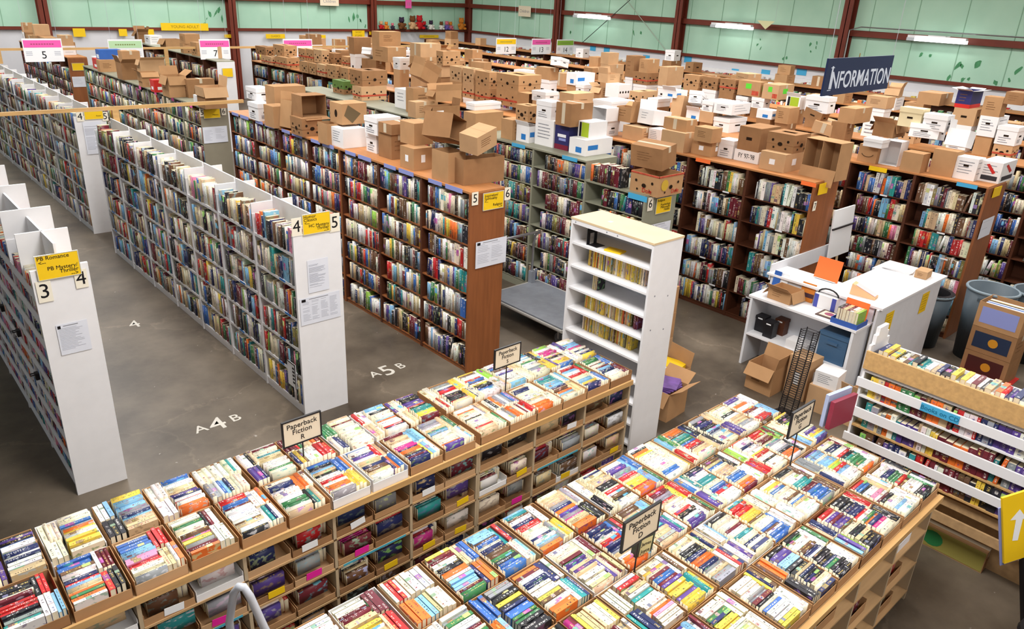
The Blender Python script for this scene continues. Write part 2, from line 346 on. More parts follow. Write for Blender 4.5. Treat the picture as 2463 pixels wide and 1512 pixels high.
# ---------------------------------------------------------------- books: colours, batches, single books
PAL = dict(cream='e6dcc2', white='e9e6e0', tan='cfb78e', yellow='e3c34c', orange='e5722f', red='bf2a2c', maroon='6a2430', pink='e48bab', magenta='b92b7c',
           purple='57418a', navy='28305e', blue='3b69b0', sky='82b5da', teal='2d8a8c', green='3c7a4c', lime='93c04a', grey='8f9196', black='24242a', brown='674933', olive='7c7444')
RGB = {k: lin(v) for k, v in PAL.items()}
def weights(s): return [(k, float(w)) for k, w in (q.split(':') for q in s.split())]
P_TABLE = weights('cream:22 white:19 tan:10 yellow:4.5 orange:4 red:5 maroon:4 pink:1.5 magenta:.8 purple:3 navy:6 blue:4.5 sky:5 teal:2.5 green:2 lime:.4 grey:4 black:7 brown:3')
P_HARD = weights('cream:12 white:13 tan:9 yellow:2.5 orange:2.5 red:6 maroon:9 pink:1 purple:2 navy:8 blue:4 sky:4 teal:2.5 green:3.5 lime:.4 grey:9 black:9 brown:10 olive:3')
P_SPIR = weights('cream:13 white:24 tan:5 yellow:3 orange:2.5 red:5 maroon:7 pink:1 purple:3 navy:9 blue:5 sky:5 teal:2 green:3 lime:.6 grey:8 black:11 brown:6')
P_DARK = weights('cream:3 white:3 tan:4 yellow:1.2 orange:1.5 red:4 maroon:13 purple:2 navy:13 blue:3 sky:1 teal:3 green:5 grey:6 black:18 brown:15 olive:4')
P_ROM = weights('white:10 cream:8 pink:8 red:8 purple:8 navy:10 blue:8 sky:6 maroon:6 black:6 orange:4 teal:4 tan:5')
P_YEL = weights('yellow:30 tan:14 olive:6 orange:4 cream:6 grey:3 brown:3')
rb = random.Random(21)
def pick(pal):
    x = rb.uniform(0, sum(w for _, w in pal))
    for k, w in pal:
        x -= w
        if x <= 0: return k
    return pal[-1][0]
def jitter(c, s=.16): 
    f = 1+rb.uniform(-s, s); return tuple(max(.005, min(.92, v*f*(1+rb.uniform(-s*.5, s*.5)))) for v in c)
class Bk:
    __slots__ = ('o', 'a', 'b', 'c', 'cn', 'rgb', 'bid', 'lab', 'score')
    def __init__(s, o, a, b, c, cn, lab): s.o, s.a, s.b, s.c, s.cn, s.lab = Vector(o), Vector(a), Vector(b), Vector(c), cn, lab; s.rgb = jitter(RGB[cn]); s.bid = rb.random(); s.score = 0
    def rate(s):
        P_ = [project(s.o+s.a*i+s.c*k) for i, k in ((0, 0), (1, 0), (1, 1), (0, 1))]
        if any(p is None for p in P_): return 0
        cxm = sum(p[0] for p in P_)/4; cym = sum(p[1] for p in P_)/4
        if not (0 < cxm < 2463 and 0 < cym < 1512): return 0
        A = 0
        for (x0, y0), (x1, y1) in zip(P_, P_[1:]+P_[:1]): A += x0*y1-x1*y0
        s.score = abs(A)/2; return s.score
PGC = lin('e6dabd')
def batch(name, books):
    nb = len(books); V = np.zeros((nb, 8, 3), np.float32); C = np.ones((nb, 24, 4), np.float32); U = np.full((nb, 24, 2), -1, np.float32); ID = np.zeros((nb, 6), np.float32)
    order = [(0, 0, 0), (1, 0, 0), (1, 0, 1), (0, 0, 1), (0, 1, 0), (1, 1, 0), (1, 1, 1), (0, 1, 1)]
    faces = np.array([(0, 1, 2, 3), (3, 2, 6, 7), (0, 4, 5, 1), (0, 3, 7, 4), (1, 5, 6, 2), (4, 7, 6, 5)])   # spine, head, tail, board, board, fore-edge
    cov = np.array([[2, 0], [2, 1], [3, 1], [3, 0]], np.float32); cov2 = np.array([[2, 0], [3, 0], [3, 1], [2, 1]], np.float32)
    sp = np.array([[0, 0], [1, 0], [1, 1], [0, 1]], np.float32)
    for q, bk in enumerate(books):
        o, a, b, c = (np.array(v) for v in (bk.o, bk.a, bk.b, bk.c))
        for k, (i, j, l) in enumerate(order): V[q, k] = o+i*a+j*b+l*c
        C[q, 0:4, :3] = bk.rgb; C[q, 12:20, :3] = bk.rgb
        pg = PGC
        C[q, 4:12, :3] = pg; C[q, 20:24, :3] = pg
        U[q, 0:4] = sp; U[q, 12:16] = cov; U[q, 16:20] = cov2; ID[q] = bk.bid
    F = (faces[None]+(np.arange(nb)*8)[:, None, None]).reshape(-1)
    me = bpy.data.meshes.new(name); me.vertices.add(nb*8); me.vertices.foreach_set('co', V.reshape(-1))
    me.loops.add(nb*24); me.loops.foreach_set('vertex_index', F.astype(np.int32)); me.polygons.add(nb*6)
    me.polygons.foreach_set('loop_start', (np.arange(nb*6)*4).astype(np.int32)); me.update(calc_edges=True)
    ca = me.color_attributes.new('Col', 'FLOAT_COLOR', 'CORNER'); ca.data.foreach_set('color', C.reshape(-1))
    ul = me.uv_layers.new(name='UVMap'); ul.data.foreach_set('uv', U.reshape(-1))
    ia = me.attributes.new('bid', 'FLOAT', 'FACE'); ia.data.foreach_set('value', ID.reshape(-1))
    me.materials.append(BOOK); me.validate(); return link(name, me)
def single(name, bk, label, cat, group, over=.002):
    """one book: a folded cover (main mesh) and its page block"""
    a, b, c = bk.a, bk.b, bk.c; t = a.length; A, B_, Cc = a.normalized(), b.normalized(), c.normalized(); d, h = b.length, c.length
    th = min(.0025, t*.15); base = bk.o + a*.5 + b*.5
    def W(i, j, k): return tuple(bk.o + A*i + B_*j + Cc*k - base)
    prof = [(0, 0), (t, 0), (t, d), (t-th, d), (t-th, th), (th, th), (th, d), (0, d)]
    V = [W(i, j, 0) for i, j in prof]+[W(i, j, h) for i, j in prof]
    F = [(0, 1, 9, 8)]; kinds = ['s']
    for q in range(1, 8):
        r = (q+1) % 8; F.append((q, r, r+8, q+8)); kinds.append('b' if q in (1, 7) else 'i')
    for off in (0, 8):
        for f in ((0, 1, 4, 5), (1, 2, 3, 4), (0, 5, 6, 7)): F.append(tuple(x+off for x in f)); kinds.append('i')
    me = bpy.data.meshes.new(name); me.from_pydata(V, [], F)
    ca = me.color_attributes.new('Col', 'FLOAT_COLOR', 'CORNER'); ca.data.foreach_set('color', list((*bk.rgb, 1))*(4*len(F)))
    uvs = []
    for kd in kinds: uvs += {'s': [0, 0, 1, 0, 1, 1, 0, 1], 'b': [2, 0, 3, 0, 3, 1, 2, 1], 'i': [-1]*8}[kd]
    me.uv_layers.new(name='UVMap').data.foreach_set('uv', uvs)
    me.attributes.new('bid', 'FLOAT', 'FACE').data.foreach_set('value', [bk.bid]*len(F))
    me.materials.append(BOOK)
    o = link(name, me, None, base); tag(o, label, cat, group)
    mb = MB(); i0, i1, j0, j1, k0, k1 = th, t-th, th, d-over, over*.5, h-over
    P = [W(i, j, k) for k in (k0, k1) for i, j in ((i0, j0), (i1, j0), (i1, j1), (i0, j1))]
    mb.v = P
    for f in ((0, 3, 2, 1), (4, 5, 6, 7), (0, 1, 5, 4), (1, 2, 6, 5), (2, 3, 7, 6), (3, 0, 4, 7)): mb.f.append(f); mb.m.append(0)
    part('page_block', mb, PAGES, o); return o

SHELF = []                                    # every book standing on the bookcases
def fill(xf, face, y0, y1, z, hmax, dep, pal, lab=None, hr=(.2, .26), tr=(.014, .05), full=.95):
    y = y0+.004; stop = y0+(y1-y0)*(full if full < 1 else 1)
    n = 0; cn = None; run = 0; tall = rb.uniform(*hr)
    while True:
        if run <= 0: cn = pick(pal); run = rb.choice((1, 1, 1, 1, 2, 2, 3)); t0 = rb.uniform(*tr); hh = min(hmax-.012, rb.uniform(*hr)); 
        run -= 1
        t = t0*rb.uniform(.9, 1.1)
        if y+t > min(stop, y1-.004): break
        n += 1; d = min(dep, rb.uniform(.12, .165)); sb = rb.uniform(.0, .018)
        o = (xf-face*sb, y, z)
        a, c = Vector((0, t, 0)), Vector((0, 0, hh*rb.uniform(.97, 1.0)))
        if n > 2 and rb.random() < .03 and y+t+.06 < y1:
            an = math.radians(rb.uniform(5, 12)); y += c.z*math.sin(an)*.9
            o = (o[0], y, z+.001); a, c = Vector((0, t*math.cos(an), t*math.sin(an))), Vector((0, -c.z*math.sin(an), c.z*math.cos(an)))
        SHELF.append(Bk(o, a, Vector((-face*d, 0, 0)), c, cn, (lab, n) if lab else None)); y += t+.0016

# ---------------------------------------------------------------- bookcases, one thing per bay
MC = {}
def cached(key, fn):
    if key not in MC: MC[key] = fn()
    return MC[key]
def rbox(*a): return MB().box(*a)
def bookcase(x0, y0, w, dep, H, tiers, st, label, group, end=False, top=True, divH=None):
    sm, shm, tm, em = st
    root = thing('bookcase', label, 'bookcase', (x0, y0, 0), 0, group)
    k = (round(w, 3), dep, H, sm.name)
    link('side_panel', cached(('sp',)+k, lambda: rbox(0, 0, 0, dep, .018, H).mesh('side_panel', sm)), root, (0, w-.018, 0))
    if end: link('end_panel', cached(('ep',)+k+(em.name,), lambda: rbox(-.012, -.012, 0, dep+.012, .018, H).mesh('end_panel', em)), root)
    else: link('side_panel', MC[('sp',)+k], root)
    dh = divH or H-.004
    link('divider', cached(('dv',)+k+(dh,), lambda: rbox(dep/2-.008, .018, 0, dep/2+.008, w-.018, dh).mesh('divider', sm)), root)
    shelf = cached(('sh',)+k+(shm.name,), lambda: rbox(.004, .018, -.03 if shm is WHITE else -.015, dep-.004, w-.018, 0).mesh('shelf', shm))
    for z in tiers: link('shelf', shelf, root, (0, 0, z))
    if top: link('top_panel', cached(('tp',)+k+(tm.name,), lambda: rbox(-.01, 0, 0, dep+.01, w, .022).mesh('top_panel', tm)), root, (0, 0, H))
    if tiers[0] > .05: link('plinth', cached(('pl',)+k+(tiers[0],), lambda: rbox(.01, .018, 0, dep-.01, w-.018, tiers[0]-.021).mesh('plinth', shm)), root)
    return root
def shelf_label(root, y, z, m, w=.22, h=.035, x=-.012):
    link('shelf_label', cached(('sl', m.name, w, h), lambda: rbox(-.002, -w/2, -h/2, .002, w/2, h/2).mesh('shelf_label', m)), root, (x, y, z))
S_WHITE = (WHITE, WHITE, WHITE, WHITE); S_BROWN = (DKBROWN, BROWNW, BROWNT, BROWNW); S_METAL = (METALG, METALG, METALG, METALG)
S_DARK = (DKBROWN, DKBROWN, BROWNT, BROWNW); S_TAUPE = (METALG, METALG, METALG, TAUPE); S_DKW = (DKBROWN, DKBROWN, BROWNT, BROWNW); S_WEND = (DKBROWN, DKBROWN, METALG, WHITE)
def row(x0, x1, y0, n, w, H, tiers, st, desc, group, pal, top=True, divH=None, lab=None, both=None, first_tiers=None, firstH=None, sizes=(.2, .285), thick=(.013, .046), only=None, full=(.86, 1.0), endtop=None, face_lab=None, tags=None):
    dep = round(x1-x0, 3); out = []
    for i in range(n):
        y = y0+i*w; tt = tiers; hh = H
        if i == 0 and first_tiers: tt, hh = first_tiers, firstH
        where = 'at the near end of' if i == 0 else 'at the far end of' if i == n-1 else ordw(i+1)+' from the near end of'
        r = bookcase(x0, y, w, dep, hh, tt, st, f'{desc[0]} bookcase, {where} {desc[1]}', group, i == 0, top, divH); out.append(r)
        zs = list(tt)+[hh if top else tt[-1]+.31]
        for q, z in enumerate(tt):
            if only and q < len(tt)-only: continue
            lb = (lab, i+1, len(tt)-q) if lab else None
            fill(x0, -1, y+.02, y+w-.02, z+.001, zs[q+1]-z-.022, dep/2-.02, pal, lb, (min(sizes[0], (zs[q+1]-z-.06)), min(sizes[1], zs[q+1]-z-.028)), thick, rb.uniform(*full))
            if both and q >= len(tt)-both: fill(x1, 1, y+.02, y+w-.02, z+.001, .24, dep/2-.02, pal, None, (.15, .22), thick, rb.uniform(*full))
        if tags and rb.random() < tags[1]: shelf_label(r, w*rb.uniform(.3, .7), H+.005 if top else tt[-1], rb.choice(tags[0]))
    return out
TW = [.10, .435, .74, 1.07, 1.41, 1.74]; TB = [.06, .40, .67, .98, 1.27, 1.55, 1.83]
TD = [.13, .43, .72, 1.03, 1.315, 1.6, 1.87]; TE = [.07, .39, .74, 1.08, 1.41, 1.74]; TF = [.08, .33, .6, .863, 1.153, 1.422, 1.739]
TA = [.09+.21*i for i in range(9)]
BC = 'double-sided '
RA = row(.92, 1.29, 6.31, 5, .92, 2.02, TA, S_WHITE, ('narrow white', 'the paperback row marked 3 and 4'), 'white paperback bookcases', P_ROM, top=False, divH=2.2, lab='row of 3 and 4', both=1, sizes=(.165, .178), thick=(.014, .032))
RB = row(3.03, 3.50, 6.31, 7, .905, 1.93, TW, S_WHITE, ('open-topped white', 'the row marked 4 and 5'), 'white bookcases of the near row', P_HARD, top=False, divH=2.09, lab='white row', both=1, full=(.93, 1.0))
RB2 = row(3.05, 3.50, 13.85, 12, .92, 1.95, TW, S_WHITE, ('open-topped white', 'the white row past the rail'), 'white bookcases past the rail', P_HARD, top=False, divH=2.1, lab='far white row', both=1, full=(.9, 1.0))
RC = row(4.95, 5.42, 6.08, 3, .905, 2.12, TB, S_BROWN, ('brown', 'the row marked 5 and 6'), 'brown bookcases of the near row', P_SPIR, lab='brown row')
RC += row(4.95, 5.42, 8.80, 4, .87, 2.12, TB, S_BROWN, ('older brown', 'the back of row 5-6'), 'brown bookcases of the near row', P_SPIR, lab='back brown row')
RC2 = row(4.94, 5.40, 13.5, 8, .9, 2.03, [.08, .41, .74, 1.07, 1.4, 1.72], S_TAUPE, ('grey', 'the row behind the rail'), 'grey bookcases behind the rail', P_HARD, lab='grey row')
RC3 = row(4.94, 5.36, 22.0, 6, .9, 2.1, TB[:6], S_DARK, ('dark brown', 'the row under the hanging 5 sign'), 'dark bookcases under the hanging signs', P_DARK)
RD = row(7.35, 7.95, 5.63, 9, 1.02, 2.10, TD, S_METAL, ('grey metal', 'the row ending at the flat cart'), 'grey metal bookcases', P_DARK, lab='metal row', first_tiers=TD[:6], firstH=1.86, full=(.7, 1.0))
RD2 = row(7.6, 8.02, 19.3, 8, .92, 2.2, [.1, .5, .9, 1.3, 1.75], S_WEND, ('white-ended', 'the row under the hanging 7 sign'), 'bookcases under the hanging 7 sign', P_HARD, only=4)
RE = row(9.0, 9.6, 4.33, 17, .95, 2.09, TE, S_DARK, ('deep dark-brown', 'the row behind the service desk'), 'dark brown bookcases behind the desk', P_SPIR, lab='dark row behind the desk', full=(.75, .97))
RF = row(10.85, 11.5, 2.96, 24, .905, 2.09, TF, S_DARK, ('reddish-brown', 'the row by the plastic bins'), 'brown bookcases by the bins', P_HARD, lab='row by the bins', full=(.75, .97))
RG = row(13.0, 13.65, 1.2, 14, 1.8, 2.08, TE, S_DARK, ('wide brown', 'the row beyond the bins'), 'wide bookcases beyond the bins', P_HARD, full=(.75, .97))
for q, x in enumerate((15.2, 17.4, 19.6)):
    row(x, x+.6, 2.0+q, 13, 1.8, (2.08, 2.1, 2.15)[q], TE, S_DARK, (('plain wide brown', 'tall wide brown', 'outermost wide brown')[q], f'the {ordw(q+2)} row beyond the bins'), 'bookcases of the far rows', P_HARD, only=4, full=(.75, .97))
# books along the foot of the right wall on low white boards
w_ = thing('wall_shelf', 'long white shelf of books against the green wall', 'shelf', (XR-.42, 2.0, 0), 0)
part('shelf_board', MB().box(0, 0, 1.78, .38, 24, 1.8).box(0, 0, 1.42, .38, 24, 1.44), WHITE, w_); part('upright', MB().box(.3, 0, 0, .38, 24, 2.1), WHITE, w_)
for k in range(12):
    fill(XR-.40, -1, 2.1+k*2, 3.9+k*2, 1.801, .3, .2, weights('red:6 maroon:6 white:5 cream:4 yellow:2 navy:2 orange:2'), None, (.16, .24), (.02, .05))
    fill(XR-.40, -1, 2.1+k*2, 3.9+k*2, 1.441, .3, .2, P_HARD, None, (.2, .27), (.02, .05))
# blue, periwinkle and orange category labels along the tops of the near rows
for k, r in enumerate(RC):
    shelf_label(r, .28, 2.125, PERI, .3, .05); shelf_label(r, .62, 2.125, PERI, .25, .045)
for r in RD[1:5]: shelf_label(r, .3, 2.10, SKYTAG, .28, .05)
shelf_label(RD[0], .12, 1.84, SKYTAG, .30, .07)
shelf_label(RE[0], .08, 2.08, ORANGE, .2, .05); shelf_label(RE[1], .7, 2.08, ORANGE, .24, .05)
shelf_label(RF[0], .25, 2.08, SKYTAG, .25, .05); shelf_label(RF[1], .5, 2.07, YELLOW, .25, .06)
for r in RC2[:4]: shelf_label(r, .4, 2.02, PINK, .12, .08)
for r in RB:
    for z in TW[1:]:
        if rb.random() < .6: shelf_label(r, rb.uniform(.2, .7), z-.01, BLUETAPE, .12, .02, .002)
for r in RE[:4]+RF[:4]:
    for z in TE[1:]: 
        if rb.random() < .6: shelf_label(r, rb.uniform(.2, .7), z-.01, WTAPE, .1, .02, .002)
# white upright dividers that stand above the open tops
def fin(x, y, z0, h, d): return rbox(x-d, y-.008, z0, x+d, y+.008, z0+h)
for r, n_ in ((RB, 7), (RB2, 12)):
    for i in range(1, n_): part('upright_divider', MB().box(0.0, -.009, 1.74, .45, .009, 2.04), WHITE, r[i])
for i in range(1, 5): part('upright_divider', MB().box(0.0, -.009, 1.79, .37, .009, 2.26), WHITE, RA[i])
o = part('upright_divider', MB().box(0.0, .40, 1.79, .37, .418, 2.2), WHITE, RA[0])

for r in RA:
    lip = cached(('lip',), lambda: rbox(-.004, .018, 0, .004, .902, .085).mesh('shelf_lip', WHITE))
    for z in TA: link('shelf_lip', lip, r, (0, 0, z-.015))

fill(7.35, -1, 6.05, 6.6, 1.884, .3, .25, P_DARK, ('metal row', 1, 1), (.2, .27), (.02, .05), .98)
# ---------------------------------------------------------------- the two tables of paperback trays
TRAYB = []          # paperbacks in trays
def tray_mesh(w, d, h, m, cut=.03):
    mb = MB(); t = .004
    mb.box(0, 0, 0, w, d, t); mb.box(0, 0, 0, w, t, h-cut); mb.box(0, d-t, 0, w, d, h); mb.box(0, 0, 0, t, d, h); mb.box(w-t, 0, 0, w, d, h)
    return mb.mesh('book_tray', m)
TM = [(KRAFT, 'kraft'), (KRAFT2, 'dark kraft'), (KRAFT3, 'pale kraft'), (CWHITE, 'white'), (YELLOW, 'yellow'), (KRAFT, 'kraft')]
def tray(x, y, z, label, group, key, rb_, ti=None, h=.099, sticker=None, colmix=None):
    m, mn = TM[ti if ti is not None else rb_.choice((0, 0, 0, 0, 1, 2, 3))]
    w, d = .284, .392
    me = cached(('tray', m.name, h), lambda: tray_mesh(w, d, h, m))
    o = link('book_tray', me, None, (x, y, z), (0, 0, rb_.uniform(-.012, .012))); tag(o, label.replace('TRAY', mn+' cardboard tray'), 'tray', group)
    if sticker:
        part('sticker', MB().box(0, -.003, 0, .11, 0, .05), sticker, o, (rb_.uniform(.05, .14), -.001, .015), (0, rb_.uniform(-.12, .12), 0))
    return o
def stack_along_y(x0, y0, y1, ztop, ln, key, kind, pal):
    y = y0; n = 0; run = 0
    while True:
        if run <= 0: cn = pick(pal); run = rb.choice((1, 1, 1, 1, 1, 2, 2, 3)); t0 = rb.uniform(.0125, .027)
        run -= 1
        t = t0*rb.uniform(.92, 1.08)
        if y+t > y1: break
        n += 1; zt = ztop+rb.uniform(-.011, .009); l = ln*rb.uniform(.95, 1.0); dx = rb.uniform(0, .008)
        TRAYB.append(Bk((x0+dx, y, zt), (0, t, 0), (0, 0, -rb.uniform(.100, .104)), (l, 0, 0), cn, (key, kind, n))); y += t+.0034
def stack_along_x(x0, x1, y0, ztop, ln, key, kind, pal, n0=0):
    x = x0; n = n0; run = 0
    while True:
        if run <= 0: cn = pick(pal); run = rb.choice((1, 1, 2, 3)); t0 = rb.uniform(.015, .03)
        run -= 1
        t = t0*rb.uniform(.92, 1.08)
        if x+t > x1: break
        n += 1; zt = ztop+rb.uniform(-.011, .009); l = ln*rb.uniform(.95, 1.0)
        TRAYB.append(Bk((x+t, y0+l, zt), (-t, 0, 0), (0, 0, -.102), (0, -l, 0), cn, (key, kind, n))); x += t+.003
    return n
def load(x, y, z, key, pal=P_TABLE, side=None):
    zt = z+.115; mode = rb.random()
    if side is None: side = 1
    s0 = x+.006; 
    pal2 = [(k, w*rb.choice((.35, .6, 1, 1, 1.6, 2.4))) for k, w in pal]
    if mode < .1:      # two columns both lengthwise
        stack_along_x(s0, x+.278, y+.008, zt, .172, key, 'lengthwise', pal2); stack_along_x(s0, x+.278, y+.2, zt, .172, key, 'far lengthwise', pal2)
    else:
        if side: mx, sx = s0, s0+.176
        else: mx, sx = s0+.1, s0
        stack_along_y(mx, y+.008, y+.382, zt, .17, key, 'crosswise', pal2)
        e = sx+(.096 if side else .094)
        n = stack_along_x(sx, e, y+.01, zt-.002, .178, key, 'sideways', pal2); stack_along_x(sx, e, y+.2, zt-.002, .178, key, 'sideways', pal2, n)
# --- table one: shelves under, two rows of trays on top
T1X0, T1Y0, T1Y1, T1Z = -1.13, 3.67, 4.51, .955
def table_unit(name, label, x0, n, y0, dep, zt, pitch=.605):
    tb = thing(name, label, 'table', (x0, y0, 0)); w = n*pitch
    part('tabletop', MB().box(-.01, -.005, zt-.03, w+.01, dep+.005, zt), PLY, tb)
    part('top_edge', MB().box(-.01, -.022, zt-.035, w+.01, -.005, zt+.012), PINE, tb)
    for z in (.03, .235, .485, .725):
        part('shelf', MB().box(0, .0, z-.015, w, dep, z), PLY, tb)
    pm = MB().box(-.011, 0, 0, .011, dep, zt-.03).mesh('upright_panel', mat('pale_post_wood', '#bda88a', .6, .2, var=.08, scale=5))
    for k in range(n+1): link('upright_panel', pm, tb, (k*pitch, 0, 0))
    for k in range(n):
        if (k % 2) == 1: part('shelf_tape', MB().box(.05, -.002, .47, pitch-.05, 0, .487), mat('cyan_tape', '#4ba6bd', .5, .3), tb, (k*pitch, 0, 0))
    return tb
table_unit('book_table', 'long plywood shelf table carrying the R sign', T1X0+.012, 7, T1Y0, .85, T1Z)
table_unit('book_table', 'plywood shelf table carrying the S sign by the tall white bookcase', 3.135, 3, T1Y0, .85, T1Z, .583)
rt = random.Random(77)
nx = 0
xs = [T1X0+.018 + .302*i for i in range(14)] + [3.15+.292*i for i in range(6)]
g = 'trays on top of the long shelf table'
for r in range(2):
    for i, x in enumerate(xs):
        y = T1Y0+.008+r*.432; key = ('long table', ('near', 'back')[r], len(xs)-i)
        ti = None
        if r == 0 and i == 13: ti = None
        tray(x, y, T1Z, f'TRAY, {ordw(len(xs)-i)} from the tall bookcase, {("near", "back")[r]} row, long table', g, key, rt, ti)
        load(x, y, T1Z, key, P_TABLE, 1-r)
# trays standing on the shelves underneath
g = 'trays on the shelves under the long table'
bays = [(T1X0+.012+.605*k, .605) for k in range(7)]+[(3.135+.583*k, .583) for k in range(3)]
P_UNDER = weights('white:9 cream:6 black:9 navy:6 maroon:5 red:6 purple:4 tan:5 grey:5 teal:2 brown:5 magenta:1.5')
for bi, (bx, bw) in enumerate(bays):
    if bx < -.4: continue
    for zi, z in enumerate((.725, .485, .235, .03)):
        for s in range(2):
            x = bx+.013+s*(bw-.02)/2
            st = rt.choice((None, None, HOTPINK, YELLOW)) if z < .7 else rt.choice((None, None, None, WTAPE))
            if bi < 2: st = None if z > .6 else rt.choice((None, CBLUE))
            key = ('under', bi, zi, s)
            tray(x, T1Y0+.006, z, f'TRAY, {("top", "second", "third", "bottom")[zi]} shelf, {ordw(20-2*bi-s)} place from the tall bookcase, long table', g, key, rt, None, .078, st)
            stack_along_y(x+.02+rt.uniform(0, .05), T1Y0+.014+rt.uniform(0, .03), T1Y0+.30, z+rt.uniform(.125, .185), .17 if rt.random() < .6 else .21, key, 'crosswise', P_UNDER)
            if rt.random() < .5: stack_along_x(x+.21, x+.275, T1Y0+.07, z+.14, .17, key, 'sideways', P_UNDER)
# --- table two: four rows of trays
T2X0, T2X1, T2Y0, T2Y1, T2Z = .80, 5.32, 1.20, 2.86, .955
tb = thing('book_table', 'broad plywood table of paperback trays carrying the D sign', 'table', (T2X0, T2Y0, 0))
W2, D2 = T2X1-T2X0, T2Y1-T2Y0
part('tabletop', MB().box(-.01, 0, T2Z-.03, W2+.01, D2, T2Z), PLY, tb)
part('top_edge', MB().box(-.01, -.035, T2Z-.035, W2+.01, 0, T2Z+.008), PINE, tb)
for z in (.09, .36, .65): part('shelf', MB().box(0, 0, z-.015, W2, D2, z), PLY, tb)
for k in range(9):
    part('upright_panel', MB().box(-.012, .004, 0, .012, D2, T2Z-.03), MATS['pale_post_wood'], tb, (k*W2/8, 0, 0))
rt = random.Random(31); g = 'trays on top of the broad table'
NXT2 = 15
for r in range(4):
    for i in range(NXT2):
        x = T2X0+.004+i*.301; y = T2Y0+.01+r*.412; key = ('broad table', r+1, NXT2-i)
        tray(x, y, T2Z, f'TRAY, {ordw(NXT2-i)} from the rack end, {ordw(r+1)} row, broad table', g, key, rt)
        load(x, y, T2Z, key, P_TABLE, rt.choice((0, 1, 1)))
g = 'boxes on the shelves under the broad table'
for i in range(8):
    for zi, z in enumerate((.65, .36, .09)):
        if rt.random() < .8:
            x = T2X0+.05+i*W2/8; key = ('under2', i, zi)
            tray(x, T2Y0+.03, z, f'TRAY, {("top", "middle", "bottom")[zi]} shelf, {ordw(8-i)} bay from the rack, broad table', g, key, rt, None, .1)
            stack_along_y(x+.03, T2Y0+.05, T2Y0+.25, z+.14, .17, key, 'crosswise', P_UNDER)
# --- the 300 paperbacks that show largest
for bk in TRAYB:
    bk.rate()
    if bk.lab[0][0] in ('under', 'under2'): bk.score *= .3
near = sorted((b for b in TRAYB if b.score > 0), key=lambda b: -b.score)[:300]
keep = set(id(b) for b in near)
ROWN = {1: 'first', 2: 'second', 3: 'third', 4: 'fourth', 'near': 'near', 'back': 'back'}
for bk in near:
    (tbn, rw, tn), kind, n_ = bk.lab[0][:3], bk.lab[1], bk.lab[2]
    single('paperback_book', bk, f'{bk.cn} paperback, {ordw(n_)} {kind} spine, {ordw(tn)} tray from far end, {ROWN.get(rw, rw)} row, {tbn}', 'paperback', 'paperbacks packed in the table trays', .0006)
o = batch('paperback_books', [b for b in TRAYB if id(b) not in keep]); tag(o, 'hundreds more paperbacks packed spine-up in the table trays', 'paperbacks'); o['kind'] = 'stuff'
# --- standing signs among the trays
def stand_sign(letter, x0, x1, y, z0, z1, zb, desc):
    s = thing('table_sign', f'cream stand sign reading Paperback Fiction {letter}, {desc}', 'sign', ((x0+x1)/2, y, zb))
    w, h = x1-x0, z1-z0; zc = (z0+z1)/2-zb
    part('card', MB().box(-w/2, -.004, zc-h/2, w/2, .004, zc+h/2), CREAMSIGN, s)
    f = MB(); t = .010
    f.box(-w/2-t, -.008, zc-h/2-t, w/2+t, .008, zc-h/2).box(-w/2-t, -.008, zc+h/2, w/2+t, .008, zc+h/2+t).box(-w/2-t, -.008, zc-h/2, -w/2, .008, zc+h/2).box(w/2, -.008, zc-h/2, w/2+t, .008, zc+h/2)
    part('frame', f, BLACKP, s)
    part('pole', MB().tube([(0, .004, -.06), (0, .004, zc-h/2)], .005, 8), BLACKP, s)
    part('foot', MB().box(-.05, -.04, -.07, .05, .04, -.062), BLACKP, s)
    text('Paperback', h*.30, INK, s, (0, -.0052, zc+h*.27)); text('Fiction', h*.30, INK, s, (0, -.0052, zc)); text(letter, h*.29, INK, s, (0, -.0052, zc-h*.3))
stand_sign('R', 1.84, 2.11, 4.19, 1.20, 1.38, 1.06, 'on the long table')
stand_sign('S', 3.615, 3.88, 4.08, 1.295, 1.455, 1.06, 'near the tall white bookcase')
stand_sign('D', 2.765, 3.07, 2.0, 1.285, 1.475, 1.06, 'in the middle of the broad table')
stand_sign('G', 4.50, 4.785, 1.99, 1.355, 1.545, 1.06, 'at the far end of the broad table')
# a thick black-and-cream book standing beside the D sign
jb = tag(part('paperback_book', MB().box(0, 0, 0, .13, .05, .19), mat('dark_green_cover', '#2a3a2c', .4, .4), None, (3.0, 2.06, 1.03), (0, math.radians(6), math.radians(-4))), 'thick dark green novel standing upright right behind the D sign', 'paperback')
part('title_panel', MB().box(.015, -.0015, .03, .11, 0, .16), mat('cream_title', '#d9cf9a', .5, .3), jb)
text('James', .036, INK, jb, (.062, -.0022, .122)); text('Joyce', .036, INK, jb, (.062, -.0022, .07))
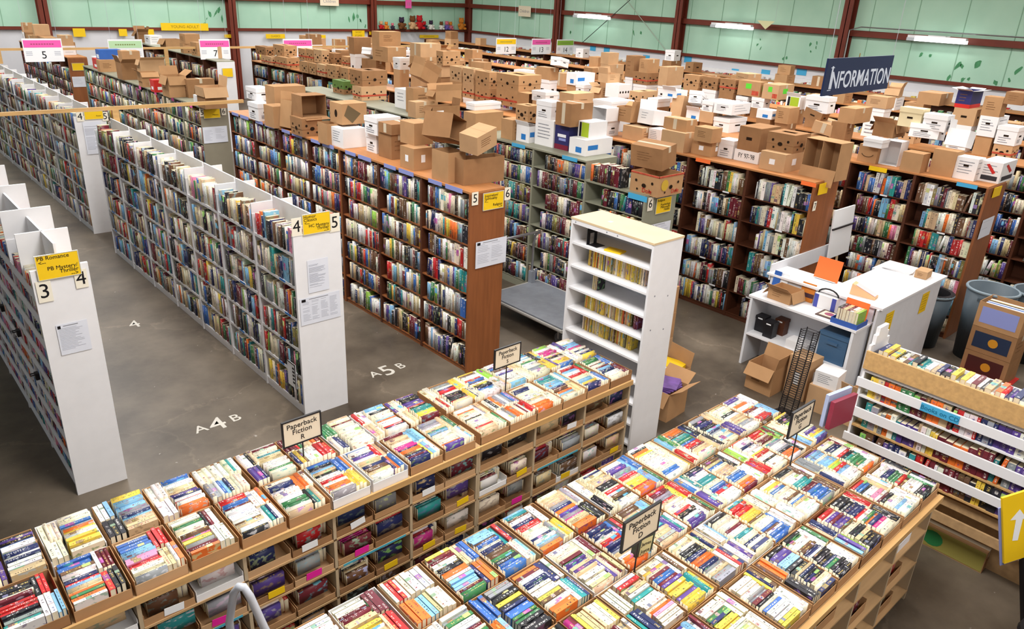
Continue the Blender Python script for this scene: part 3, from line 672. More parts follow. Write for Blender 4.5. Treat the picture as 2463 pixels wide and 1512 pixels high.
# ---------------------------------------------------------------- cardboard boxes
rx = random.Random(3)
def walls(w, d, h, t=.005, bottom=True):
    mb = MB()
    if bottom: mb.box(-w/2, -d/2, 0, w/2, d/2, t)
    mb.box(-w/2, -d/2, t, w/2, -d/2+t, h); mb.box(-w/2, d/2-t, t, w/2, d/2, h); mb.box(-w/2, -d/2+t, t, -w/2+t, d/2-t, h); mb.box(w/2-t, -d/2+t, t, w/2, d/2-t, h)
    return mb
def flap(root, m, w, d, h, side, ang, ln, name='flap'):
    a = math.radians(ang); t = .004
    if side in 'sn':
        s = -1 if side == 's' else 1
        me = MB().box(-w/2+.004, 0, -t/2, w/2-.004, ln, t/2)
        link(name, me.mesh(name, m), root, (0, s*(d/2-.002), h), (a, 0, 0) if s > 0 else (a, 0, math.pi))
    else:
        s = -1 if side == 'w' else 1
        me = MB().box(-d/2+.004, 0, -t/2, d/2-.004, ln, t/2)
        link(name, me.mesh(name, m), root, (s*(w/2-.002), 0, h), (a, 0, math.pi/2 if s < 0 else -math.pi/2))
def print_w(root, w, d, h, m, y0, y1, z0, z1, name='printed_panel'):     # on the -X face
    part(name, MB().box(-w/2-.0015, y0, z0, -w/2, y1, z1), m, root)
def print_s(root, w, d, h, m, x0, x1, z0, z1, name='printed_panel'):     # on the -Y face
    part(name, MB().box(x0, -d/2-.0015, z0, x1, -d/2, z1), m, root)
def lines(root, w, d, h, face, m=GREYPRINT, n=4, f0=.15, f1=.85, z0=.3, z1=.8):
    mb = MB()
    for k in range(n):
        z = h*(z0+(z1-z0)*k/max(1, n-1)); e = rx.uniform(.6, 1)
        if face == 'w': mb.box(-w/2-.001, d/2-d*f0-d*(f1-f0)*e, z, -w/2, d/2-d*f0, z+h*.035)
        else: mb.box(-w/2+w*f0, -d/2-.001, z, -w/2+w*f0+w*(f1-f0)*e, -d/2, z+h*.035)
    part('print_lines', mb, m, root)
DESC = dict(k='closed kraft carton', kt='taped kraft carton', kl='kraft carton with a white label', kd='kraft carton with a dark diamond print', kh='kraft carton with a hand slot', ks='kraft carton with a curved smile print',
            kg='long kraft carton with lime tags', o='open-flapped kraft carton', on='open kraft carton without flaps', ol='open kraft carton with a shipping label', do='open red-rimmed fruit box', b='lidded fruit box with air holes',
            w='white lidded file box', wp='white box with printed sides', wr='white box with red and black labels', wo='open white box', wh='white box with round holes', wb='white box with blue patches', wg='white box with a lime side', wf='open white floor box', wo2='plain white carton',
            bg='beige file box', sx='tipped open kraft carton', sx2='tipped kraft carton with inner divider', sxw='white box standing open on its side', sy='kraft carton lying open on its side',
            red='bright red carton', blue='blue carton', navy='navy printed carton', navyo='navy carton with white open flaps', green='green and kraft fruit box', fy='long white box lettered FY 97-98')
def carton(ty, loc, w, d, h, rot=0, tilt=(0, 0), label='', group=None, cat='box'):
    nm = {'w': 'file_box', 'bg': 'file_box', 'b': 'fruit_box', 'do': 'fruit_box', 'green': 'fruit_box'}.get(ty, 'cardboard_box')
    r = thing(nm, label, cat, loc, (math.radians(tilt[0]), math.radians(tilt[1]), math.radians(rot)), group)
    km = rx.choice((KRAFT, KRAFT, KRAFT2, KRAFT3))
    if ty in ('k', 'kt', 'kl', 'kd', 'kh', 'ks', 'kg', 'red', 'blue', 'navy', 'wo2', 'fy', 'wr', 'wp', 'wb', 'wg', 'wh'):
        m = dict(red=CRED, blue=CBLUE, navy=CNAVY, wo2=CWHITE, fy=CWHITE, wr=CWHITE, wp=CWHITE, wb=CWHITE, wg=CWHITE, wh=CWHITE).get(ty, km)
        part('body', walls(w, d, h), m, r)
        if ty in ('wb', 'wg') and rx.random() < .5:
            flap(r, CWHITE, w, d, h, 'w', 60, .08)
        else:
            part('flap', MB().box(-w/2, -d/2, h, -.0015, d/2, h+.004), m, r); part('flap', MB().box(.0015, -d/2, h, w/2, d/2, h+.004), m, r)
        if ty in ('k', 'kt', 'kl', 'kg') and (ty == 'kt' or rx.random() < .5):
            part('tape', MB().box(-.025, -d/2, h+.004, .025, d/2, h+.0055).box(-.025, -d/2-.0015, h-.07, .025, -d/2, h+.0055), TAPE, r)
        if ty == 'kt': part('tape', MB().box(-w/2-.0015, -.03, h*.1, -w/2, .03, h), TAPE, r)
        if ty == 'kl': print_s(r, w, d, h, WTAPE, -w*.1, w*.12, h*.35, h*.7, 'paper_label'); print_w(r, w, d, h, WTAPE, -d*.1, d*.12, h*.35, h*.65, 'paper_label')
        if ty == 'kd': part('diamond_print', MB().quad([(-w*.25, -d/2-.0015, h*.95), (w*.25, -d/2-.0015, h*.5), (-w*.1, -d/2-.0015, h*.05), (-w*.42, -d/2-.0015, h*.45)]), mat('dark_stain', '#6c5b43', .9, .1), r); part('hand_hole', MB().disc((-w/2-.001, 0, h*.5), .035, 'x', rx=.05), HOLE, r)
        if ty == 'kh': part('hand_hole', MB().box(-w*.13, -d/2-.001, h*.45, w*.13, -d/2, h*.58), HOLE, r); part('hand_hole', MB().box(-w/2-.001, -d*.13, h*.45, -w/2, d*.13, h*.58), HOLE, r)
        if ty == 'ks':
            pts = [(-w/2-.003, d*.32*math.cos(a), h*.55-h*.22*math.sin(a)) for a in [math.pi*k/10 for k in range(1, 10)]]
            part('smile_print', MB().tube(pts, .004, 6), mat('dark_print', '#4a3626', .8, .1), r)
        if ty == 'kg': print_w(r, w, d, h, LIMET, -d*.1, d*.15, h*.5, h*.85, 'price_tag'); print_s(r, w, d, h, LIMET, -w*.2, w*.1, h*.4, h*.75, 'price_tag'); print_w(r, w, d, h, REDPRINT, -d*.45, -d*.15, h*.1, h*.4)
        if ty == 'k' and rx.random() < .6: lines(r, w, d, h, rx.choice('ws'), PRINT, rx.randint(3, 4), .2, .7, .35, .7)
        if ty == 'red': print_w(r, w, d, h, WTAPE, -d*.25, d*.2, h*.2, h*.45); print_s(r, w, d, h, WTAPE, -w*.25, w*.25, h*.2, h*.45)
        if ty == 'blue': print_s(r, w, d, h, WTAPE, w*.1, w*.4, h*.1, h*.4); print_w(r, w, d, h, WTAPE, -d*.3, d*.3, h*.1, h*.5)
        if ty == 'navy':
            print_w(r, w, d, h, mat('wine_print', '#7a2038', .5, .3), -d/2, d/2, 0, h*.2); print_w(r, w, d, h, WTAPE, -d*.3, d*.3, h*.5, h*.62); print_w(r, w, d, h, PERI, -d*.3, d*.2, h*.36, h*.46)
        if ty == 'fy': text("FY '97-'98", h*.6, INK, r, (-w/2-.0015, 0, h*.5), FACE_X, scale=(.7, 1, 1))
        if ty == 'wb': print_w(r, w, d, h, BLUETAPE, -d*.25, d*.1, h*.15, h*.5, 'blue_patch'); print_s(r, w, d, h, BLUETAPE, -w*.42, -w*.05, h*.35, h*.65, 'blue_patch')
        if ty == 'wg': print_w(r, w, d, h, LIME, -d*.4, d*.2, .01, h-.01, 'lime_panel'); print_w(r, w, d, h, BLACKP, d*.22, d*.38, .01, h-.01, 'black_panel')
        if ty == 'wh':
            mb = MB()
            for k in (-.35, -.12, .12, .35): mb.disc((w*k, -d/2-.001, h*.45), .022)
            part('vent_holes', mb, HOLE, r)
        if ty in ('wp', 'wo2', 'wr'): lines(r, w, d, h, 'w', GREYPRINT, 5)
        if ty == 'wp': lines(r, w, d, h, 's', GREYPRINT, 3); part('hand_hole', MB().box(-w/2-.0015, -d*.12, h*.6, -w/2-.001, d*.12, h*.7), HOLE, r)
        if ty == 'wr':
            for f, sz in (('w', d), ('s', w)):
                pr = print_w if f == 'w' else print_s
                pr(r, w, d, h, mat('black_label', '#35343a', .5, .3), -sz*.38, sz*.38, h*.1, h*.32, 'black_label')
                q = [(-.25, .85), (-.12, .9), (.25, .5), (.12, .42)]
                pts = [(-w/2-.002, -a*sz, z*h) if f == 'w' else (a*sz, -d/2-.002, z*h) for a, z in q]
                part('red_stripe', MB().quad(pts), CRED, r)
    elif ty in ('w', 'bg'):
        m = CWHITE if ty == 'w' else CBEIGE
        part('body', walls(w-.012, d-.012, h-.012), m, r)
        lh = min(.06, h*.35); part('lid', walls(w, d, lh).box(-w/2, -d/2, lh, w/2, d/2, lh+.004), m, r, (0, 0, h-lh))
        if h > .15:
            part('hand_hole', MB().box(-w*.14, -d/2+.004, h*.45, w*.14, -d/2+.0055, h*.55), HOLE, r); part('hand_hole', MB().box(-w/2+.0035, -d*.12, h*.45, -w/2+.0055, d*.12, h*.55), HOLE, r)
            if rx.random() < .75: lines(r, w-.008, d-.008, h, 'w', GREYPRINT, 3, .15, .8, .12, .36)
            if rx.random() < .4: lines(r, w-.008, d-.008, h, 's', GREYPRINT, 3, .2, .7, .15, .3)
    elif ty in ('b', 'green', 'do'):
        part('body', walls(w-.01, d-.01, h), km if ty != 'green' else KRAFT2, r)
        band = {'green': CGREEN, 'do': REDPRINT}.get(ty) or rx.choice((km, km, REDPRINT))
        if ty == 'do': part('lid', MB().box(-w/2, -d/2, h-.02, w/2, -d/2+.005, h).box(-w/2, d/2-.005, h-.02, w/2, d/2, h).box(-w/2, -d/2, h-.02, -w/2+.005, d/2, h).box(w/2-.005, -d/2, h-.02, w/2, d/2, h), REDPRINT, r)
        else:
            mb = walls(w, d, h*.62, bottom=False); mb.box(-w/2, -d/2, h*.62, -w*.12, d/2, h*.62+.004).box(w*.12, -d/2, h*.62, w/2, d/2, h*.62+.004).box(-w*.12, -d/2, h*.62, w*.12, -d*.25, h*.62+.004).box(-w*.12, d*.25, h*.62, w*.12, d/2, h*.62+.004)
            part('lid', mb, km if ty != 'green' else CGREEN, r, (0, 0, h*.38))
            if band is REDPRINT: print_w(r, w, d, h, REDPRINT, -d/2, d/2, h*.3, h*.42, 'red_band'); print_s(r, w, d, h, REDPRINT, -w/2, w/2, h*.3, h*.42, 'red_band')
        mb = MB()
        for k in (-.28, .28): mb.disc((-w/2-.001, d*k, h*.6), .018, 'x'); mb.disc((w*k, -d/2-.001, h*.6), .018)
        for k in (-.22, .22): mb.disc((-w/2-.001, d*k, h*.2), .014, 'x'); mb.disc((w*k, -d/2-.001, h*.2), .014)
        mb.disc((-w/2-.001, 0, h*.42), .034, 'x', rx=.026); mb.disc((0, -d/2-.001, h*.42), .034, rx=.026)
        part('air_holes', mb, HOLE, r)
        if ty == 'do': text('Dole', h*.3, mat('dole_red', '#c0352a', .6, .2), r, (w*.18, -d/2-.002, h*.2)); text('Dole', h*.3, MATS['dole_red'], r, (-w/2-.002, d*-.12, h*.2), FACE_X); part('fruit_print', MB().disc((-w*.25, -d/2-.0012, h*.55), .07), mat('faded_yellow', '#c9a63e', .8, .1), r)
    elif ty in ('o', 'ol', 'wo', 'wf', 'navyo', 'on'):
        m = CWHITE if ty in ('wo', 'wf') else CNAVY if ty == 'navyo' else km
        part('body', walls(w, d, h), m, r)
        fm = CWHITE if ty in ('wo', 'wf', 'navyo') else km
        fl = min(w, d)*.48
        if ty == 'navyo': print_w(r, w, d, h, CRED, -d/2, d/2, 0, h*.22); print_s(r, w, d, h, CRED, -w/2, w/2, 0, h*.22); angs = dict(s=8, n=12, e=10, w=15)
        elif ty == 'on': angs = {}
        elif ty == 'wo': angs = dict(n=85) if rx.random() < .5 else {}
        else: angs = {k: rx.choice((-70, -55, 35, 70, 80)) for k in 'sewn' if rx.random() < .75}
        for k, a in angs.items(): flap(r, fm, w, d, h, k, a, fl)
        if ty == 'ol': print_w(r, w, d, h, WTAPE, -d*.1, d*.25, h*.2, h*.75, 'paper_label'); print_s(r, w, d, h, WTAPE, -w*.35, -w*.1, h*.2, h*.75, 'paper_label')
        elif rx.random() < .5: lines(r, w, d, h, rx.choice('ws'), PRINT if m is not CWHITE else GREYPRINT, 3, .2, .7, .4, .75)
    else:   # lying on its side, mouth towards -X or -Y
        m = CWHITE if ty == 'sxw' else km; t = .005; mb = MB()
        mb.box(-w/2, -d/2, 0, w/2, d/2, t).box(-w/2, -d/2, h-t, w/2, d/2, h)
        if ty.startswith('sx'):
            mb.box(-w/2, -d/2, t, w/2, -d/2+t, h-t).box(-w/2, d/2-t, t, w/2, d/2, h-t).box(w/2-t, -d/2+t, t, w/2, d/2-t, h-t)
            part('body', mb, m, r)
            if ty == 'sx2': part('divider', MB().box(-w/2, -.003, t, w/2-t, .003, h-t), km, r); link('flap', MB().box(-.004, -d/2, -h*.45, 0, d/2, 0).mesh('flap', km), r, (-w/2, 0, .0), (0, math.radians(12), 0)).location.z = h*.28
            if ty == 'sx': link('flap', MB().box(-.15, -d/2, -.004, 0, d/2, 0).mesh('flap', m), r, (-w/2, 0, h), (0, math.radians(25), 0))
        else:
            mb.box(-w/2, -d/2, t, -w/2+t, d/2, h-t).box(w/2-t, -d/2, t, w/2, d/2, h-t).box(-w/2+t, d/2-t, t, w/2-t, d/2, h-t)
            part('body', mb, m, r); link('flap', MB().box(-w/2, -.12, -.004, w/2, 0, 0).mesh('flap', m), r, (0, -d/2, t), (math.radians(12), 0, 0))
    return r
BOXES=[
('C', 'o', 5.34, 6.45, 2.14, 0.55, 0.22, 0.28, -4, 0, 0),
('C', 'k', 5.29, 6.42, 2.41, 0.55, 0.22, 0.14, 12, 8, -14),
('C', 'o', 5.1, 6.64, 2.14, 0.24, 0.33, 0.33, 0, 0, 0),
('C', 'sx', 5.29, 6.86, 2.44, 0.53, 0.22, 0.25, 20, 0, 22),
('C', 'kl', 5.14, 7.35, 2.14, 0.26, 0.28, 0.25, 0, 0, 0),
('C', 'k', 5.26, 7.51, 2.35, 0.27, 0.29, 0.25, 0, 0, 0),
('C', 'k', 5.25, 8.0, 2.14, 0.24, 0.29, 0.3, 0, 0, 0),
('C', 'kt', 5.36, 7.97, 2.45, 0.49, 0.29, 0.12, 0, 0, 0),
('C', 'w', 5.28, 8.37, 2.14, 0.24, 0.25, 0.24, 0, 0, 0),
('C', 'w', 5.29, 8.3, 2.4, 0.35, 0.3, 0.21, 0, 0, 0),
('C', 'wo', 5.14, 8.89, 2.14, 0.34, 0.31, 0.24, 0, 0, 0),
('C', 'kd', 5.24, 9.04, 2.36, 0.37, 0.31, 0.26, 0, 0, 0),
('C', 'o', 5.03, 9.15, 2.14, 0.24, 0.26, 0.27, 0, 0, 0),
('C', 'b', 5.05, 9.87, 2.14, 0.31, 0.34, 0.24, 0, 0, 0),
('C', 'sy', 5.14, 9.93, 2.36, 0.37, 0.29, 0.29, 0, 0, 0),
('C', 'o', 5.07, 10.36, 2.14, 0.24, 0.26, 0.38, 10, 0, 8),
('C', 'k', 4.94, 10.63, 2.14, 0.24, 0.31, 0.3, 0, 0, 0),
('C', 'k', 5.32, 11.0, 2.38, 0.5, 0.3, 0.27, 0, 0, 0),
('C', 'w', 5.04, 11.3, 2.14, 0.24, 0.36, 0.25, 0, 0, 0),
('C', 'w', 5.17, 11.62, 2.34, 0.24, 0.37, 0.18, 0, 0, 0),
('Cf', 'wh', 5.2, 13.68, 2.05, 0.45, 0.37, 0.15, 0, 0, 0),
('Cf', 'o', 5.09, 13.32, 2.25, 0.41, 0.36, 0.15, 0, 0, 0),
('Cf', 'k', 5.39, 14.66, 2.05, 0.5, 0.22, 0.32, 0, 0, 0),
('Cf', 'o', 4.95, 14.87, 2.05, 0.33, 0.36, 0.37, 0, 0, 0),
('Cf', 'red', 4.76, 15.59, 2.05, 0.24, 0.22, 0.22, 0, 0, 0),
('Cf', 'o', 5.05, 16.41, 2.16, 0.34, 0.22, 0.17, 0, 0, 0),
('Cf', 'o', 5.06, 17.75, 2.05, 0.31, 0.37, 0.34, 0, 0, 0),
('Cf', 'o', 5.36, 17.14, 2.22, 0.49, 0.22, 0.27, 0, 0, 0),
('Cf', 'o', 5.08, 19.26, 2.05, 0.35, 0.22, 0.25, 0, 0, 0),
('Cf', 'red', 5.13, 19.88, 2.05, 0.24, 0.44, 0.22, 0, 0, 0),
('Cf', 'blue', 5.2, 19.43, 2.3, 0.46, 0.27, 0.2, 0, 0, 0),
('Cf', 'k', 5.3, 18.29, 2.35, 0.37, 0.27, 0.22, 0, 0, 0),
('Cf', 'w', 5.24, 20.99, 2.1, 0.24, 0.33, 0.21, 0, 0, 0),
('D1', 'do', 7.66, 5.73, 1.87, 0.5, 0.45, 0.26, 0, 0, 0),
('D1', 'k', 7.81, 5.93, 2.06, 0.32, 0.47, 0.27, 6, 0, -8),
('D', 'wb', 7.81, 7.02, 2.12, 0.53, 0.31, 0.21, 0, 0, 0),
('D', 'wg', 7.84, 7.04, 2.34, 0.34, 0.22, 0.21, 0, 0, 0),
('D', 'navy', 7.75, 7.38, 2.12, 0.3, 0.27, 0.34, 0, 0, 0),
('D', 'kt', 7.72, 7.29, 2.47, 0.42, 0.29, 0.3, 0, 0, 0),
('D', 'wo', 7.7, 7.71, 2.12, 0.24, 0.37, 0.36, 0, 0, 0),
('D', 'w', 7.7, 7.75, 2.47, 0.24, 0.31, 0.24, 0, 0, 0),
('D', 'wb', 7.63, 8.08, 2.12, 0.24, 0.27, 0.23, 0, 0, 0),
('D', 'b', 7.64, 8.13, 2.34, 0.24, 0.26, 0.22, 0, 0, 0),
('D', 'k', 7.57, 8.36, 2.12, 0.24, 0.25, 0.28, 0, 0, 0),
('D', 'o', 7.63, 9.11, 2.12, 0.55, 0.29, 0.28, 0, 0, 0),
('D', 'w', 7.8, 9.32, 2.37, 0.54, 0.22, 0.1, 0, 0, 0),
('D', 'ol', 7.56, 10.07, 2.12, 0.55, 0.22, 0.25, 0, 0, 0),
('D', 'o', 7.52, 10.6, 2.12, 0.38, 0.22, 0.25, 0, 0, 0),
('D', 'wo', 8.0, 11.51, 2.12, 0.52, 0.42, 0.33, 0, 0, 0),
('D', 'o', 7.87, 11.07, 2.53, 0.55, 0.24, 0.2, 25, 12, 20),
('D', 'o', 7.94, 10.51, 2.36, 0.54, 0.22, 0.17, 0, 0, 0),
('D', 'b', 7.86, 12.75, 2.12, 0.55, 0.32, 0.24, 0, 0, 0),
('D', 'b', 7.94, 12.9, 2.34, 0.55, 0.44, 0.27, 0, 0, 0),
('D', 'green', 7.85, 13.69, 2.12, 0.24, 0.44, 0.24, 0, 0, 0),
('E', 'sx2', 9.41, 4.45, 2.11, 0.28, 0.49, 0.47, -5, 0, 0),
('E', 'kl', 9.36, 5.03, 2.11, 0.45, 0.36, 0.23, 0, 0, 0),
('E', 'b', 9.47, 5.04, 2.33, 0.4, 0.39, 0.23, 0, 0, 0),
('E', 'fy', 9.47, 5.53, 2.11, 0.29, 0.38, 0.15, 0, 0, 0),
('E', 'kh', 9.57, 5.53, 2.33, 0.49, 0.33, 0.31, 0, 0, 0),
('E', 'w', 9.44, 5.88, 2.11, 0.24, 0.26, 0.24, 0, 0, 0),
('E', 'kl', 9.28, 6.14, 2.11, 0.24, 0.35, 0.2, 0, 0, 0),
('E', 'k', 9.18, 6.09, 2.33, 0.24, 0.29, 0.19, 0, 0, 0),
('E', 'k', 9.16, 6.57, 2.11, 0.24, 0.41, 0.27, 0, 0, 0),
('E', 'kt', 9.25, 6.63, 2.36, 0.24, 0.4, 0.16, 0, 0, 0),
('E', 'wo', 9.44, 7.12, 2.15, 0.24, 0.22, 0.2, 0, 0, 0),
('E', 'o', 9.3, 7.43, 2.11, 0.24, 0.38, 0.2, 0, 0, 0),
('E', 'wo', 9.54, 7.33, 2.43, 0.43, 0.29, 0.21, 0, 0, 6),
('E', 'o', 9.44, 7.69, 2.19, 0.25, 0.29, 0.22, 0, 0, 0),
('E', 'kh', 9.44, 7.72, 2.39, 0.24, 0.29, 0.2, 0, 0, 0),
('E', 'w', 9.18, 7.98, 2.11, 0.28, 0.33, 0.23, 0, 0, 0),
('E', 'sxw', 9.08, 7.92, 2.35, 0.28, 0.29, 0.2, 0, 0, 0),
('E', 'w', 9.6, 8.22, 2.49, 0.55, 0.4, 0.1, 0, 0, 0),
('E', 'k', 9.57, 9.01, 2.26, 0.49, 0.33, 0.35, 0, 0, 0),
('E', 'w', 9.47, 9.67, 2.4, 0.31, 0.35, 0.16, 0, 0, 0),
('E', 'sy', 9.44, 10.09, 2.21, 0.24, 0.33, 0.28, 0, 0, 0),
('E', 'b', 9.44, 11.99, 2.22, 0.24, 0.37, 0.25, 0, 0, 0),
('E', 'b', 9.44, 12.0, 2.48, 0.24, 0.37, 0.27, 0, 0, 0),
('E', 'b', 9.44, 11.61, 2.21, 0.24, 0.34, 0.26, 0, 0, 0),
('E', 'b', 9.44, 11.62, 2.47, 0.24, 0.33, 0.27, 0, 0, 0),
('E', 'b', 9.44, 11.19, 2.2, 0.24, 0.41, 0.25, 0, 0, 0),
('E', 'b', 9.44, 11.2, 2.46, 0.24, 0.41, 0.28, 0, 0, 0),
('E', 'b', 9.6, 10.48, 2.19, 0.55, 0.6, 0.28, 0, 0, 0),
('E', 'b', 9.6, 10.5, 2.47, 0.55, 0.6, 0.26, 0, 0, 0),
('E', 'k', 9.58, 13.35, 2.54, 0.52, 0.38, 0.27, 0, 0, 0),
('E', 'kt', 9.58, 13.35, 2.81, 0.51, 0.37, 0.25, 0, 0, 0),
('E', 'b', 9.53, 12.51, 2.69, 0.43, 0.22, 0.26, 0, 0, 0),
('E', 'o', 9.44, 12.63, 2.5, 0.24, 0.35, 0.22, 0, 0, 0),
('E', 'k', 9.56, 14.66, 2.51, 0.47, 0.6, 0.3, 0, 0, 0),
('E', 'k', 9.6, 14.83, 2.8, 0.55, 0.29, 0.29, 0, 0, 0),
('E', 'w', 9.44, 14.03, 2.5, 0.25, 0.26, 0.23, 0, 0, 0),
('E', 'k', 9.54, 15.83, 2.66, 0.44, 0.22, 0.35, 0, 0, 0),
('E', 'b', 8.88, 19.39, 2.11, 0.24, 0.6, 0.2, 0, 0, 0),
('E', 'b', 9.06, 19.75, 2.28, 0.24, 0.6, 0.2, 0, 0, 0),
('E', 'b', 9.01, 18.54, 2.11, 0.35, 0.6, 0.25, 0, 0, 0),
('E', 'b', 9.2, 18.88, 2.33, 0.35, 0.6, 0.25, 0, 0, 0),
('E', 'b', 8.96, 17.34, 2.11, 0.24, 0.34, 0.25, 0, 0, 0),
('E', 'b', 9.15, 17.67, 2.33, 0.24, 0.35, 0.26, 0, 0, 0),
('E', 'b', 8.96, 16.95, 2.11, 0.24, 0.31, 0.25, 0, 0, 0),
('E', 'b', 9.13, 17.24, 2.33, 0.24, 0.32, 0.28, 0, 0, 0),
('E', 'b', 8.95, 16.54, 2.11, 0.24, 0.38, 0.26, 0, 0, 0),
('E', 'b', 9.15, 16.87, 2.33, 0.24, 0.39, 0.29, 0, 0, 0),
('E', 'b', 8.93, 16.05, 2.11, 0.24, 0.42, 0.29, 0, 0, 0),
('E', 'b', 9.29, 16.67, 2.33, 0.24, 0.44, 0.28, 0, 0, 0),
('E', 'b', 9.07, 15.72, 2.11, 0.24, 0.5, 0.27, 0, 0, 0),
('E', 'b', 9.56, 16.14, 2.35, 0.48, 0.29, 0.22, 0, 0, 0),
('E', 'o', 9.44, 15.12, 2.34, 0.24, 0.59, 0.26, 0, 0, 0),
('E', 'w', 9.42, 15.22, 2.51, 0.32, 0.27, 0.14, 20, 0, 20),
('F', 'wr', 11.44, 3.09, 2.11, 0.55, 0.26, 0.26, 0, 0, 0),
('F', 'wp', 11.15, 3.34, 2.11, 0.25, 0.28, 0.28, 0, 0, 0),
('F', 'o', 11.12, 3.61, 2.11, 0.24, 0.3, 0.33, 0, 0, 0),
('F', 'k', 10.98, 3.96, 2.11, 0.24, 0.27, 0.25, 0, 0, 0),
('F', 'sxw', 11.15, 4.33, 2.11, 0.24, 0.26, 0.34, 0, 0, 0),
('F', 'ks', 11.07, 4.6, 2.11, 0.24, 0.27, 0.24, 0, 0, 0),
('F', 'w', 10.91, 4.5, 2.37, 0.24, 0.27, 0.11, 0, 0, 0),
('F', 'w', 11.44, 4.06, 2.33, 0.55, 0.38, 0.18, 10, 0, 8),
('F', 'wo', 11.33, 3.6, 2.57, 0.26, 0.27, 0.22, 0, 0, 10),
('F', 'bg', 11.32, 4.25, 2.51, 0.24, 0.31, 0.25, 0, 0, 0),
('F', 'w', 11.32, 3.92, 2.62, 0.24, 0.31, 0.21, 0, 0, 0),
('F', 'o', 11.4, 4.56, 2.53, 0.41, 0.29, 0.2, 0, 0, 0),
('F', 'k', 11.47, 5.13, 2.6, 0.54, 0.24, 0.21, 0, 0, 0),
('F', 'o', 11.32, 5.21, 2.32, 0.24, 0.24, 0.24, 0, 0, 0),
('F', 'kt', 11.44, 5.5, 2.33, 0.55, 0.32, 0.16, 12, 10, 0),
('F', 'kh', 11.32, 5.67, 2.5, 0.24, 0.29, 0.15, 0, 14, 0),
('F', 'w', 11.32, 5.62, 2.56, 0.24, 0.37, 0.23, 0, 0, 0),
('F', 'k', 11.35, 6.14, 2.41, 0.3, 0.22, 0.24, 0, 0, 0),
('F', 'wb', 11.32, 6.45, 2.44, 0.24, 0.27, 0.13, 0, 0, 0),
('F', 'wp', 11.48, 7.22, 2.34, 0.55, 0.35, 0.17, 0, 0, 0),
('F', 'k', 11.34, 7.52, 2.22, 0.28, 0.27, 0.18, 0, 0, 0),
('F', 'w', 11.48, 7.53, 2.39, 0.55, 0.22, 0.17, 0, 0, 0),
('F', 'wb', 11.32, 7.79, 2.22, 0.24, 0.27, 0.16, 0, 0, 0),
('F', 'w', 11.4, 7.88, 2.4, 0.55, 0.22, 0.2, 25, 0, 14),
('F', 'k', 11.36, 8.18, 2.16, 0.36, 0.22, 0.42, 8, 0, 10),
('F', 'wb', 11.37, 8.34, 2.55, 0.33, 0.29, 0.12, 0, 0, 0),
('F', 'w', 11.39, 8.68, 2.33, 0.38, 0.23, 0.14, 0, 0, 0),
('F', 'b', 11.48, 9.12, 2.32, 0.55, 0.22, 0.22, 0, 0, 0),
('F', 'wh', 11.36, 9.65, 2.37, 0.33, 0.33, 0.24, 0, 0, 0),
('F', 'o', 11.32, 10.04, 2.31, 0.24, 0.25, 0.2, 0, 0, 0),
('F', 'w', 11.43, 10.49, 2.32, 0.45, 0.22, 0.19, 0, 0, 0),
('F', 'wb', 11.47, 10.73, 2.48, 0.53, 0.27, 0.22, 0, 0, 0),
('F', 'o', 11.38, 9.91, 2.57, 0.35, 0.24, 0.16, 0, 0, 0),
('F', 'k', 11.32, 11.53, 2.5, 0.24, 0.41, 0.23, 0, 0, 0),
('F', 'w', 11.37, 11.25, 2.65, 0.43, 0.22, 0.16, 20, 0, 10),
('G', 'k', 13.59, 11.77, 2.51, 0.47, 0.29, 0.21, 0, 0, 0),
('G', 'k', 13.52, 11.81, 2.72, 0.34, 0.23, 0.24, 0, 0, 0),
('G', 'k', 13.53, 11.07, 2.53, 0.36, 0.24, 0.43, 0, 0, 0),
('G', 'k', 13.55, 10.7, 2.74, 0.4, 0.22, 0.27, 0, 0, 0),
('G', 'b', 13.56, 10.75, 2.41, 0.42, 0.4, 0.24, 0, 0, 0),
('G', 'k', 13.62, 10.15, 2.45, 0.55, 0.22, 0.37, 0, 0, 0),
('G', 'b', 13.47, 9.43, 2.49, 0.24, 0.38, 0.24, 0, 0, 0),
('G', 'b', 13.47, 8.98, 2.5, 0.24, 0.35, 0.23, 0, 0, 0),
('G', 'b', 13.47, 8.58, 2.5, 0.24, 0.35, 0.24, 0, 0, 0),
('G', 'kg', 13.47, 8.1, 2.48, 0.24, 0.48, 0.27, 0, 0, 0),
('G', 'kg', 13.62, 7.64, 2.46, 0.55, 0.33, 0.26, 0, 0, 0),
('G', 'w', 13.47, 8.22, 2.28, 0.24, 0.26, 0.18, 0, 0, 0),
('G', 'w', 13.47, 7.87, 2.29, 0.24, 0.27, 0.19, 0, 0, 0),
('G', 'wg', 13.5, 7.16, 2.37, 0.29, 0.28, 0.22, 0, 0, 0),
('G', 'k', 13.47, 6.75, 2.44, 0.24, 0.24, 0.23, 0, 0, 0),
('G', 'kh', 13.47, 4.27, 2.51, 0.24, 0.33, 0.25, 0, 0, 0),
('G', 'navyo', 13.58, 4.34, 2.75, 0.46, 0.22, 0.26, 0, 0, 0),
('G', 'k', 13.47, 3.92, 2.77, 0.24, 0.26, 0.28, 0, 0, 0),
('G', 'k', 13.56, 3.66, 2.9, 0.42, 0.25, 0.17, 0, 0, 0),
('G', 'wp', 13.59, 3.91, 2.39, 0.48, 0.26, 0.3, 0, 0, 0),
('G', 'w', 13.53, 3.62, 2.31, 0.36, 0.29, 0.27, 0, 0, 0),
('G', 'k', 13.51, 5.66, 2.59, 0.31, 0.35, 0.18, 0, 0, 0),
('G', 'b', 13.51, 5.05, 2.55, 0.33, 0.3, 0.19, 0, 0, 0),
('G', 'k', 13.61, 4.85, 2.66, 0.51, 0.35, 0.18, 0, 0, 0),
